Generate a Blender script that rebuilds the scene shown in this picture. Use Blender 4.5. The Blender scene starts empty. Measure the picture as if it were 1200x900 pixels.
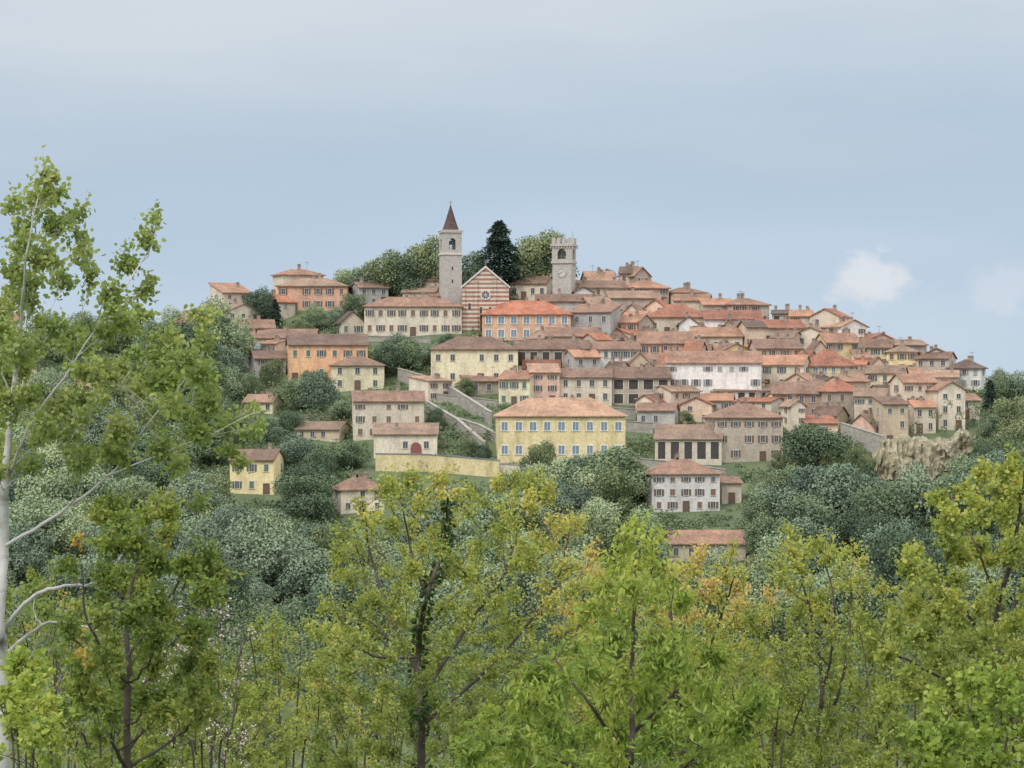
import bpy, math, random
import numpy as np
from mathutils import Vector, Matrix, noise as mnoise
random.seed(7); rng = np.random.default_rng(7)
sc = bpy.context.scene; COL = sc.collection
sc.view_settings.view_transform = 'Standard'; sc.view_settings.look = 'None'; sc.view_settings.exposure = 0
K = 2*math.tan(math.radians(10))/1200
R = math.radians
def P(px, py, Y): return Vector(((px-600)*Y*K, Y, (450-py)*Y*K))
def lerp_tab(t, x):
    if x <= t[0][0]: return t[0][1]
    for (a, b), (c, d) in zip(t, t[1:]):
        if x <= c: return b+(d-b)*(x-a)/(c-a)
    return t[-1][1]

# ---------------------------------------------------------------- materials
def newmat(name):
    m = bpy.data.materials.new(name); m.use_nodes = True
    nt = m.node_tree; b = nt.nodes['Principled BSDF']
    b.inputs['Specular IOR Level'].default_value = 0.2
    return m, nt, b
def N(nt, t, **kw):
    n = nt.nodes.new(t)
    for k, v in kw.items(): setattr(n, k, v)
    return n
def L(nt, a, b): nt.links.new(a, b)
def ramp(nt, stops, interp='LINEAR'):
    n = N(nt, 'ShaderNodeValToRGB'); e = n.color_ramp.elements; n.color_ramp.interpolation = interp
    while len(e) > 1: e.remove(e[-1])
    e[0].position = stops[0][0]; e[0].color = (*stops[0][1], 1)
    for p, c in stops[1:]:
        x = e.new(p); x.color = (*c, 1)
    return n
def mathn(nt, op, a, b=None, c=None):
    n = N(nt, 'ShaderNodeMath', operation=op)
    for i, v in enumerate((a, b, c)):
        if v is None: continue
        if isinstance(v, (int, float)): n.inputs[i].default_value = v
        else: L(nt, v, n.inputs[i])
    return n.outputs[0]
def noise(nt, scale, detail=4, vec=None, rough=.6):
    n = N(nt, 'ShaderNodeTexNoise'); n.inputs['Scale'].default_value = scale
    n.inputs['Detail'].default_value = detail; n.inputs['Roughness'].default_value = rough
    if vec is not None: L(nt, vec, n.inputs['Vector'])
    return n.outputs['Fac']
def mixc(nt, fac, a, b, mode='MIX'):
    n = N(nt, 'ShaderNodeMix', data_type='RGBA', blend_type=mode)
    for idx, v in ((0, fac), (6, a), (7, b)):
        if isinstance(v, (int, float)): n.inputs[idx].default_value = v
        elif isinstance(v, tuple): n.inputs[idx].default_value = (*v, 1)
        else: L(nt, v, n.inputs[idx])
    return n.outputs[2]
def mapped(nt, scale, out='Object'):
    tc = N(nt, 'ShaderNodeTexCoord'); mp = N(nt, 'ShaderNodeMapping')
    mp.inputs['Scale'].default_value = scale; L(nt, tc.outputs[out], mp.inputs['Vector']); return mp.outputs[0]
def wallmat(name, c):
    m, nt, b = newmat(name)
    v = mapped(nt, (.5, .5, .16)); n1 = noise(nt, 1.0, 5, v); n2 = noise(nt, 6, 4, mapped(nt, (.3, .3, .3)))
    r1 = ramp(nt, [(.32, tuple(x*.72 for x in c)), (.52, c), (.75, tuple(min(1, x*1.12) for x in c))]); L(nt, n1, r1.inputs[0])
    r2 = ramp(nt, [(.35, (.80, .78, .76)), (.6, (1, 1, 1))]); L(nt, n2, r2.inputs[0])
    oi = N(nt, 'ShaderNodeObjectInfo'); r3 = ramp(nt, [(0, (.84, .83, .83)), (1, (1.12, 1.10, 1.08))]); L(nt, oi.outputs['Random'], r3.inputs[0])
    x = mixc(nt, 1.0, r1.outputs[0], r2.outputs[0], 'MULTIPLY'); x = mixc(nt, 1.0, x, r3.outputs[0], 'MULTIPLY')
    L(nt, x, b.inputs['Base Color']); b.inputs['Roughness'].default_value = .9
    return m
WC = dict(cr=(.77,.70,.58), ye=(.84,.72,.43), py=(.82,.76,.55), pk=(.72,.50,.42), lp=(.78,.59,.46), so=(.84,.56,.40), vo=(.83,.52,.32), wh=(.85,.84,.83), be=(.67,.60,.50),
          gr=(.52,.51,.50), st=(.53,.47,.40), br=(.43,.30,.24), tan=(.68,.58,.44), **{'or': (.72,.46,.34)})
WN = dict(cr='cream', ye='yellow', py='pale yellow', pk='pink', lp='salmon', so='salmon', vo='orange', wh='white', be='beige', gr='grey', st='stone', br='brick', tan='tan', **{'or': 'terracotta'})
WM = {k: wallmat('plaster_'+WN[k].replace(' ', '_'), v) for k, v in WC.items()}
def roofmat(name, a, b_, c):
    m, nt, b = newmat(name)
    n1 = noise(nt, 1.0, 6, mapped(nt, (1.6, 1.6, 1.6)), .75); r1 = ramp(nt, [(.3, a), (.5, b_), (.72, c)]); L(nt, n1, r1.inputs[0])
    n2 = noise(nt, .25, 3, mapped(nt, (1, 1, 1))); r2 = ramp(nt, [(.35, (.70, .70, .71)), (.6, (1.05, 1.02, 1))]); L(nt, n2, r2.inputs[0])
    w = N(nt, 'ShaderNodeTexWave', wave_type='BANDS', bands_direction='X'); w.inputs['Scale'].default_value = 1.1; w.inputs['Distortion'].default_value = .6
    L(nt, mapped(nt, (1, 1, 1)), w.inputs['Vector'])
    r4 = ramp(nt, [(0, (.72, .72, .72)), (.6, (1, 1, 1))]); L(nt, w.outputs['Fac'], r4.inputs[0])
    oi = N(nt, 'ShaderNodeObjectInfo'); r3 = ramp(nt, [(0, (.72, .72, .72)), (.35, (.90, .89, .88)), (.7, (1.03, .98, .94)), (1, (1.28, 1.12, 1.02))]); L(nt, oi.outputs['Random'], r3.inputs[0])
    x = mixc(nt, 1.0, r1.outputs[0], r2.outputs[0], 'MULTIPLY'); x = mixc(nt, 1.0, x, r3.outputs[0], 'MULTIPLY'); x = mixc(nt, .7, x, r4.outputs[0], 'MULTIPLY')
    L(nt, x, b.inputs['Base Color']); b.inputs['Roughness'].default_value = .9
    bp = N(nt, 'ShaderNodeBump'); bp.inputs['Strength'].default_value = .5; bp.inputs['Distance'].default_value = .1
    L(nt, w.outputs['Fac'], bp.inputs['Height']); L(nt, bp.outputs[0], b.inputs['Normal'])
    return m
RM = dict(b=roofmat('roof_tiles_brown', (.18,.125,.10), (.32,.215,.17), (.43,.315,.25)),
          r=roofmat('roof_tiles_red', (.25,.13,.095), (.42,.20,.14), (.48,.28,.21)),
          t=roofmat('roof_tiles_tan', (.26,.185,.14), (.41,.295,.225), (.51,.39,.315)),
          c=roofmat('roof_tiles_terracotta', (.28,.165,.12), (.43,.27,.195), (.53,.37,.285)),
          g=roofmat('roof_sheet_grey', (.22,.26,.32), (.30,.36,.44), (.4,.45,.52)),
          d=roofmat('roof_tiles_dark', (.12,.095,.085), (.20,.15,.13), (.28,.205,.175)))
RN = dict(b='brown tiled', r='red tiled', t='tan tiled', c='terracotta', g='blue-grey', d='dark tiled')
def flat(name, c, rough=.7, var=.15):
    m, nt, b = newmat(name)
    n1 = noise(nt, 3, 4, mapped(nt, (1, 1, 1))); r = ramp(nt, [(.3, tuple(x*(1-var) for x in c)), (.7, tuple(min(1, x*(1+var)) for x in c))])
    L(nt, n1, r.inputs[0]); L(nt, r.outputs[0], b.inputs['Base Color']); b.inputs['Roughness'].default_value = rough
    return m
M_frame = flat('window_surround', (.64,.60,.54)); M_frame_w = flat('window_surround_white', (.82,.82,.81))
M_glass = flat('window_glass', (.10,.11,.13), .25); M_dark = flat('dark_opening', (.08,.072,.07), .9); M_blue = flat('window_glass_sky', (.22,.28,.34), .2)
SH = dict(g=flat('shutter_green', (.13,.18,.15)), b=flat('shutter_brown', (.22,.145,.11)), y=flat('shutter_grey', (.33,.34,.34)), w=flat('shutter_white', (.6,.58,.55)))
M_door = flat('door_wood', (.17,.115,.09)); M_gate = flat('door_red', (.27,.11,.10)); M_metal = flat('metal_grey', (.25,.26,.28), .4)
M_cornice = flat('cornice_plaster', (.66,.62,.57)); M_dial = flat('clock_dial', (.58,.57,.53)); M_black = flat('clock_hands', (.04,.04,.04))
M_spire = roofmat('spire_slates', (.08,.06,.06), (.13,.095,.09), (.19,.14,.13))
def stripes():
    m, nt, b = newmat('striped_brickwork')
    w = N(nt, 'ShaderNodeTexWave', wave_type='BANDS', bands_direction='Z'); w.inputs['Scale'].default_value = .30; w.inputs['Distortion'].default_value = .12
    L(nt, mapped(nt, (1, 1, 1)), w.inputs['Vector'])
    r = ramp(nt, [(0, (.40,.22,.17)), (.48, (.42,.24,.19)), (.58, (.70,.62,.53)), (1, (.72,.65,.56))]); L(nt, w.outputs['Fac'], r.inputs[0])
    n = noise(nt, 1.2, 5, mapped(nt, (1, 1, .5))); r2 = ramp(nt, [(.3, (.80,.79,.77)), (.65, (1, 1, 1))]); L(nt, n, r2.inputs[0])
    L(nt, mixc(nt, 1.0, r.outputs[0], r2.outputs[0], 'MULTIPLY'), b.inputs['Base Color']); b.inputs['Roughness'].default_value = .9
    return m
M_stripe = stripes()
def stonemat(name, a, b_, c, s=1.0, z=1.6):
    m, nt, b = newmat(name)
    n = noise(nt, s, 8, mapped(nt, (1, 1, z)), .7); r = ramp(nt, [(.3, a), (.5, b_), (.7, c)]); L(nt, n, r.inputs[0])
    vo = N(nt, 'ShaderNodeTexVoronoi'); vo.inputs['Scale'].default_value = 1.6; L(nt, mapped(nt, (1, 1, 1.8)), vo.inputs['Vector'])
    r2 = ramp(nt, [(0, (1.05,1.05,1.05)), (.5, (.8,.8,.8))]); L(nt, vo.outputs['Distance'], r2.inputs[0])
    L(nt, mixc(nt, 1.0, r.outputs[0], r2.outputs[0], 'MULTIPLY'), b.inputs['Base Color']); b.inputs['Roughness'].default_value = .95
    return m
M_stone = stonemat('rubble_stone', (.28,.26,.23), (.43,.40,.36), (.54,.51,.46)); M_cliff = stonemat('sandstone_cliff', (.13,.16,.085), (.38,.34,.235), (.58,.51,.38), .4, 1.0)
M_tower = stonemat('tower_stone', (.44,.42,.39), (.57,.54,.50), (.64,.61,.57), .8)
def ground_mat():
    m, nt, b = newmat('grassy_ground')
    n = noise(nt, .06, 8, mapped(nt, (1, 1, 1)), .7); r = ramp(nt, [(.3, (.085,.115,.07)), (.5, (.12,.155,.085)), (.66, (.16,.185,.10)), (.8, (.26,.235,.16))])
    L(nt, n, r.inputs[0]); L(nt, r.outputs[0], b.inputs['Base Color']); b.inputs['Roughness'].default_value = 1
    return m
M_ground = ground_mat()
def leafmat(name, stops, trans=.0, objvar=True, nscale=1.6, tint=False):
    m, nt, b = newmat(name)
    g = N(nt, 'ShaderNodeNewGeometry'); rnd = g.outputs['Random Per Island']
    if tint:
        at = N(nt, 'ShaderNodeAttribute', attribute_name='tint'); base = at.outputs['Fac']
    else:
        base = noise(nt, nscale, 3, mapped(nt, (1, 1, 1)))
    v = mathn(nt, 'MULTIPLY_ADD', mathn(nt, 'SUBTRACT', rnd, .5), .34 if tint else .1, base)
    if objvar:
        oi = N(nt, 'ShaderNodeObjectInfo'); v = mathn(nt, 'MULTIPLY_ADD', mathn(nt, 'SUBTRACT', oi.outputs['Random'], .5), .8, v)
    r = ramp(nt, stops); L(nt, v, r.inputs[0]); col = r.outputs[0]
    L(nt, col, b.inputs['Base Color']); b.inputs['Roughness'].default_value = .6 if tint else 1.0
    if not tint: b.inputs['Specular IOR Level'].default_value = 0
    if trans:
        tr = N(nt, 'ShaderNodeBsdfTranslucent'); L(nt, mixc(nt, 1.0, col, (1.15, 1.1, .7), 'MULTIPLY'), tr.inputs[0])
        mx = N(nt, 'ShaderNodeMixShader'); mx.inputs[0].default_value = trans
        L(nt, b.outputs[0], mx.inputs[1]); L(nt, tr.outputs[0], mx.inputs[2]); L(nt, mx.outputs[0], nt.nodes['Material Output'].inputs[0])
    return m
LF_HAZED = [leafmat('foliage_dark_green_hazed', [(.1,(.105,.15,.10)), (.5,(.155,.21,.13)), (.9,(.225,.285,.165))]),  # far foliage: distance haze painted into the lifted, greyed base colours
      leafmat('foliage_blue_green_hazed', [(.1,(.15,.205,.155)), (.5,(.205,.27,.19)), (.9,(.285,.35,.235))]),
      leafmat('foliage_olive_hazed', [(.1,(.175,.215,.115)), (.5,(.24,.285,.15)), (.9,(.325,.36,.20))]),
      leafmat('foliage_pale_green_hazed', [(.1,(.25,.32,.20)), (.5,(.32,.395,.24)), (.9,(.41,.47,.28))])]
M_conif = leafmat('foliage_conifer_hazed', [(.2,(.08,.125,.11)), (.5,(.115,.17,.14)), (.8,(.16,.22,.17))])  # conifer greens lifted and blued, distance haze mixed into the colour
LT = dict(
 poplar=leafmat('leaves_poplar', [(0,(.16,.225,.075)), (.35,(.25,.33,.105)), (.65,(.36,.43,.15)), (.9,(.50,.51,.2)), (1,(.56,.42,.13))], .42, False, tint=True),
 oak=leafmat('leaves_oak', [(0,(.10,.15,.035)), (.4,(.175,.245,.055)), (.7,(.29,.345,.085)), (.88,(.42,.40,.1)), (1,(.62,.27,.08))], .38, False, tint=True),
 autumn=leafmat('leaves_autumn', [(0,(.155,.21,.06)), (.3,(.265,.33,.085)), (.55,(.40,.45,.115)), (.75,(.57,.54,.15)), (.9,(.68,.52,.21)), (1,(.68,.45,.27))], .40, False, tint=True),
 cherry=leafmat('leaves_cherry', [(0,(.17,.26,.06)), (.4,(.29,.385,.085)), (.7,(.42,.50,.12)), (1,(.60,.55,.16))], .42, False, tint=True))
M_white = stonemat('bark_white', (.16,.14,.12), (.58,.57,.55), (.75,.74,.72), 2.2)
M_bark = stonemat('bark_dark', (.05,.042,.035), (.10,.085,.07), (.16,.14,.12), 4)
M_barkf = flat('bark_far', (.16,.145,.13))
M_ivy = leafmat('leaves_ivy', [(.2,(.035,.06,.025)), (.6,(.07,.11,.04)), (.9,(.11,.15,.06))], .1, False)

# ---------------------------------------------------------------- object helpers
def tag(o, label=None, cat=None, group=None, kind=None):
    for k, v in (('label', label), ('category', cat), ('group', group), ('kind', kind)):
        if v: o[k] = v
    return o
def empty(name, loc, rz=0):
    o = bpy.data.objects.new(name, None); COL.objects.link(o); o.location = loc; o.rotation_euler.z = rz; o.empty_display_size = .5; return o
def link(name, me, parent=None, loc=None):
    o = bpy.data.objects.new(name, me); COL.objects.link(o)
    if parent: o.parent = parent
    if loc is not None: o.location = loc
    return o
class MB:
    def __init__(s): s.v = []; s.f = []
    def add(s, vs, fs):
        b = len(s.v); s.v += [tuple(v) for v in vs]; s.f += [tuple(b+i for i in f) for f in fs]; return s
    def box(s, x0, x1, y0, y1, z0, z1, top=True):
        v = [(x0,y0,z0),(x1,y0,z0),(x1,y1,z0),(x0,y1,z0),(x0,y0,z1),(x1,y0,z1),(x1,y1,z1),(x0,y1,z1)]
        f = [(0,1,5,4),(1,2,6,5),(2,3,7,6),(3,0,4,7),(3,2,1,0)]
        if top: f.append((4,5,6,7))
        return s.add(v, f)
    def tube(s, pts, rad, n=6):
        b = len(s.v)
        for i, p in enumerate(pts):
            a = pts[max(0, i-1)]; c = pts[min(len(pts)-1, i+1)]; d = (c-a)
            d = d.normalized() if d.length > 1e-9 else Vector((0, 0, 1))
            u = d.cross(Vector((.31, .95, .05))); u = u.normalized() if u.length > 1e-4 else Vector((1, 0, 0)); w = d.cross(u)
            r = rad[i]
            for j in range(n):
                t = 2*math.pi*j/n; s.v.append(tuple(p+u*(r*math.cos(t))+w*(r*math.sin(t))))
        for i in range(len(pts)-1):
            for j in range(n):
                a = b+i*n+j; c = b+i*n+(j+1) % n; s.f.append((a, c, c+n, a+n))
        return s
    def lathe(s, prof, n=8, c=(0, 0), rot=0):
        b = len(s.v)
        for r, z in prof:
            for j in range(n):
                t = rot+2*math.pi*j/n; s.v.append((c[0]+r*math.cos(t), c[1]+r*math.sin(t), z))
        for i in range(len(prof)-1):
            for j in range(n):
                a = b+i*n+j; d = b+i*n+(j+1) % n; s.f.append((a, d, d+n, a+n))
        s.f.append(tuple(b+(len(prof)-1)*n+j for j in range(n))); return s
    def mesh(s, name, m, smooth=False):
        me = bpy.data.meshes.new(name); me.from_pydata(s.v, [], s.f); me.materials.append(m)
        if smooth: me.polygons.foreach_set('use_smooth', [True]*len(me.polygons))
        me.update(); return me
    def build(s, name, m, parent=None, loc=None, smooth=False): return link(name, s.mesh(name, m, smooth), parent, loc)

TM_leaf = np.array([(0,0,0),(-.26,.28,.08),(-.24,.62,.09),(0,1,-.05),(.24,.62,.09),(.26,.28,.08)])
TM_long = np.array([(0,0,0),(-.17,.3,.06),(-.15,.65,.05),(0,1,-.12),(.15,.65,.05),(.17,.3,.06)])
TM_round = np.array([(0,0,0),(-.40,.22,.08),(-.30,.68,.1),(0,1,-.05),(.30,.68,.1),(.40,.22,.08)])
def leaf_mesh(name, pos, dr, size, mat, tm=TM_leaf, tint=None, nrm=None):
    pos = np.asarray(pos, float); n = len(pos); d = np.asarray(dr, float)
    d /= np.linalg.norm(d, axis=1, keepdims=True)+1e-9
    q = rng.normal(size=(n, 3)) if nrm is None else np.asarray(nrm)+rng.normal(size=(n, 3))*.35
    nn = q-(q*d).sum(1, keepdims=True)*d; nn /= np.linalg.norm(nn, axis=1, keepdims=True)+1e-9
    sd = np.cross(d, nn); sz = size*rng.uniform(.6, 1.15, (n, 1, 1)) if np.isscalar(size) else np.asarray(size).reshape(n, 1, 1)
    V = pos[:, None, :]+sz*(tm[None, :, 0:1]*sd[:, None, :]+tm[None, :, 1:2]*d[:, None, :]+tm[None, :, 2:3]*nn[:, None, :])
    V = V.reshape(-1, 3); base = (np.arange(n)*6)[:, None]
    F = np.concatenate([base+np.array([[0,3,2,1]]), base+np.array([[0,5,4,3]])], 1).reshape(-1)
    me = bpy.data.meshes.new(name); me.vertices.add(len(V)); me.vertices.foreach_set('co', V.ravel())
    me.loops.add(len(F)); me.loops.foreach_set('vertex_index', F.astype(np.int32)); npoly = 2*n
    me.polygons.add(npoly); me.polygons.foreach_set('loop_start', (np.arange(npoly)*4).astype(np.int32))
    me.materials.append(mat); me.update(calc_edges=True)
    if tint is not None:
        a = me.attributes.new('tint', 'FLOAT', 'POINT'); a.data.foreach_set('value', np.repeat(np.asarray(tint, np.float32), 6))
    return me

# ---------------------------------------------------------------- terrain
RIDGE = [(-1500,560),(-600,480),(0,398),(150,398),(240,378),(330,356),(420,338),(520,330),(680,332),(760,347),(880,372),(1000,402),(1100,428),(1160,450),(1250,474),(1800,545),(2700,600)]
YR = [(-1500,660),(0,690),(400,740),(800,740),(1150,690),(2700,650)]
NP = [(-500,6),(-30,0),(0,-1.7),(15,-5),(25,-8),(40,-13),(100,-34),(180,-54),(250,-62),(330,-58.5),(400,-51),(500,-41),(560,-31.27)]
def hn(x, y): return (math.sin(x*.13+y*.07)+math.sin(x*.05-y*.11+1.3)+.5*math.sin(x*.31+y*.23))*.35
def gz(X, Y):
    if Y <= 560: return lerp_tab(NP, Y)+(hn(X, Y)*min(1, max(0, Y/100)))*min(1, max(0, (560-Y)/30))
    px = max(-1500, min(2700, 600+X/(Y*K))); r = lerp_tab(RIDGE, px); yr = lerp_tab(YR, px)
    if Y <= yr:
        py = r+(640-r)*(1-(Y-560)/(yr-560)); return (450-py)*Y*K
    return max(-62, (450-r)*yr*K-(Y-yr)*.16)
def locate(px, py):
    r = lerp_tab(RIDGE, px); yr = lerp_tab(YR, px)
    if py <= r: return yr
    if py <= 640: return 560+(yr-560)*(1-(py-r)/(640-r))
    lo, hi = 380, 560
    for _ in range(30):
        m = (lo+hi)/2
        if 450-gz(0, m)/(m*K) > py: lo = m
        else: hi = m
    return lo
xs = [-4000,-2500,-1500,-900,-600,-450,-350]+[-280+4*i for i in range(141)]+[350,450,600,900,1500,2500,4000]
ys = [-400,-150,-60,-30,-10,0]+[5*i for i in range(1,21)]+[100+15*i for i in range(1,19)]+[375+8*i for i in range(23)]+[562+4*i for i in range(50)]+[775,800,850,950,1100,1300,1700,2500,4000,7000]
mb = MB(); nx = len(xs)
for y in ys:
    for x in xs: mb.v.append((x, y, gz(x, y)))
for j in range(len(ys)-1):
    for i in range(nx-1):
        a = j*nx+i; mb.f.append((a, a+1, a+nx+1, a+nx))
tag(mb.build('hill', M_ground, smooth=True), 'wooded hill and valley ground', kind='structure')

# ---------------------------------------------------------------- windows
def winmeshes():
    f = MB(); f.box(-.62,-.5,-.09,.02,-.75,.75).box(.5,.62,-.09,.02,-.75,.75).box(-.62,.62,-.09,.02,.75,.88).box(-.7,.7,-.16,.02,-.86,-.75).box(-.03,.03,-.05,.0,-.75,.75)
    p = MB(); p.box(-.5,.5,-.02,.02,-.75,.75)
    o = MB(); o.box(-.58,-.5,-.06,.02,-.75,.75).box(.5,.58,-.06,.02,-.75,.75).box(-.58,.58,-.06,.02,.75,.83)
    return f, p, o
f_, p_, o_ = winmeshes()
ME_frame = f_.mesh('window', M_frame); ME_framew = f_.mesh('window', M_frame_w); ME_pane = p_.mesh('pane', M_glass); ME_paneb = p_.mesh('pane', M_blue)
ME_open = o_.mesh('window', M_frame); ME_dark = p_.mesh('pane', M_dark)
def shmesh(side, m):
    b = MB(); x0 = .64 if side > 0 else -1.12; b.box(x0, x0+.48, -.1, -.04, -.75, .75)
    for i in range(6): z = -.68+i*.23; b.box(x0+.06, x0+.42, -.125, -.1, z, z+.12)
    return b.mesh('shutter', m)
ME_sh = {k: (shmesh(-1, m), shmesh(1, m)) for k, m in SH.items()}
def closedmesh(m):
    b = MB().box(-.49, -.01, -.06, -.021, -.74, .74).box(.01, .49, -.06, -.021, -.74, .74); return b.mesh('shutter', m)
ME_cl = {k: closedmesh(m) for k, m in SH.items()}
def window(parent, loc, rz, w, h, style):
    o = link('window', ME_open if style == 'o' else ME_framew if style == 'w' else ME_frame, parent, loc)
    o.rotation_euler.z = rz; o.scale = (w, 1, h/1.5)
    if style == 'o': link('pane', ME_dark, o); return
    if style == 'w': link('pane', ME_paneb, o); return
    link('pane', ME_pane, o)
    if style in ME_sh:
        if random.random() < .25: link('shutter', ME_cl[style], o)
        else:
            link('shutter', ME_sh[style][0], o); link('shutter', ME_sh[style][1], o)
ME_chim = MB().box(-.35,.35,-.3,.3,-.6,1.1).box(-.45,.45,-.4,.4,1.1,1.22).box(-.25,.25,-.22,.22,1.22,1.4).box(-.42,.42,-.38,.38,1.4,1.5).mesh('chimney', flat('chimney_brick', (.38,.30,.25)))
def antmesh():
    b = MB(); b.tube([Vector((0,0,0)), Vector((0,0,2.6))], [.05,.04], 5); b.box(-.6,.6,-.03,.03,2.3,2.36)
    for i in range(5): b.box(-.5+i*.25-.02, -.5+i*.25+.02, -.35, .35, 2.37, 2.41)
    return b.mesh('antenna', M_metal)
ME_ant = antmesh()
ME_door = MB().box(-.55,.55,-.05,.02,0,2.1).box(-.7,-.55,-.1,.02,0,2.25).box(.55,.7,-.1,.02,0,2.25).box(-.55,.55,-.1,.02,2.1,2.25).mesh('door', M_door)

def wall_roof(root, w, dep, H, Rr, kind, wm, rm, ov=.55, t=.22):
    hw = w/2; b = MB(); r = MB(); F = 6.0
    if kind == 'gx':
        m = Rr/(dep/2)
        b.add([(-hw,0,-F),(hw,0,-F),(hw,dep,-F),(-hw,dep,-F),(-hw,0,H),(hw,0,H),(hw,dep,H),(-hw,dep,H),(-hw,dep/2,H+Rr),(hw,dep/2,H+Rr)],
              [(0,1,5,4),(2,3,7,6),(1,2,6,9,5),(3,0,4,8,7)])
        pr = [(-ov, H-m*ov+.03), (dep/2, H+Rr+.03), (dep+ov, H-m*ov+.03)]
        vs = [(x, y, z+dz) for x in (-hw-ov*.6, hw+ov*.6) for dz in (0, t) for y, z in pr]
        r.add(vs, [(3,9,10,4),(4,10,11,5),(0,1,7,6),(1,2,8,7),(0,3,4,1),(1,4,5,2),(7,10,9,6),(8,11,10,7),(0,6,9,3),(2,5,11,8)])
    elif kind == 'gy':
        m = Rr/hw
        b.add([(-hw,0,-F),(hw,0,-F),(hw,dep,-F),(-hw,dep,-F),(-hw,0,H),(hw,0,H),(hw,dep,H),(-hw,dep,H),(0,0,H+Rr),(0,dep,H+Rr)],
              [(0,1,5,8,4),(2,3,7,9,6),(1,2,6,5),(3,0,4,7)])
        pr = [(-hw-ov, H-m*ov+.03), (0, H+Rr+.03), (hw+ov, H-m*ov+.03)]
        vs = [(x, y, z+dz) for y in (-ov*.7, dep+ov*.7) for dz in (0, t) for x, z in pr]
        r.add(vs, [(3,4,10,9),(4,5,11,10),(0,6,7,1),(1,7,8,2),(0,1,4,3),(1,2,5,4),(7,6,9,10),(8,7,10,11),(0,3,9,6),(2,8,11,5)])
    elif kind == 'sh':
        m = Rr/dep
        b.add([(-hw,0,-F),(hw,0,-F),(hw,dep,-F),(-hw,dep,-F),(-hw,0,H),(hw,0,H),(hw,dep,H+Rr),(-hw,dep,H+Rr)], [(0,1,5,4),(2,3,7,6),(1,2,6,5),(3,0,4,7)])
        vs = [(x, y, z+dz) for x in (-hw-ov*.6, hw+ov*.6) for dz in (0, t) for y, z in ((-ov, H-m*ov+.03), (dep+ov, H+Rr+m*ov+.03))]
        r.add(vs, [(2,6,7,3),(0,1,5,4),(0,2,3,1),(4,5,7,6),(0,4,6,2),(1,3,7,5)])
    else:
        m = Rr/(min(w, dep)/2); z0 = H-m*ov+.03
        b.box(-hw, hw, 0, dep, -F, H, top=False)
        e = [(-hw-ov,-ov),(hw+ov,-ov),(hw+ov,dep+ov),(-hw-ov,dep+ov)]
        if w >= dep: rr = [(-hw+dep/2, dep/2), (hw-dep/2, dep/2)]
        else: rr = [(0, w/2), (0, dep-w/2)]
        vs = [(x,y,z0) for x,y in e]+[(x,y,z0+t) for x,y in e]+[(x,y,H+Rr+t) for x,y in rr]
        fs = [(3,2,1,0),(0,1,5,4),(1,2,6,5),(2,3,7,6),(3,0,4,7)]
        fs += [(4,5,9,8),(5,6,9),(6,7,8,9),(7,4,8)] if w >= dep else [(4,5,8),(5,6,9,8),(6,7,9),(7,4,8,9)]
        r.add(vs, fs)
    wl = b.build('wall', wm, root); rf = r.build('roof', rm, root)
    return wl, rf
HOUSES = []; labels = set()
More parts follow.
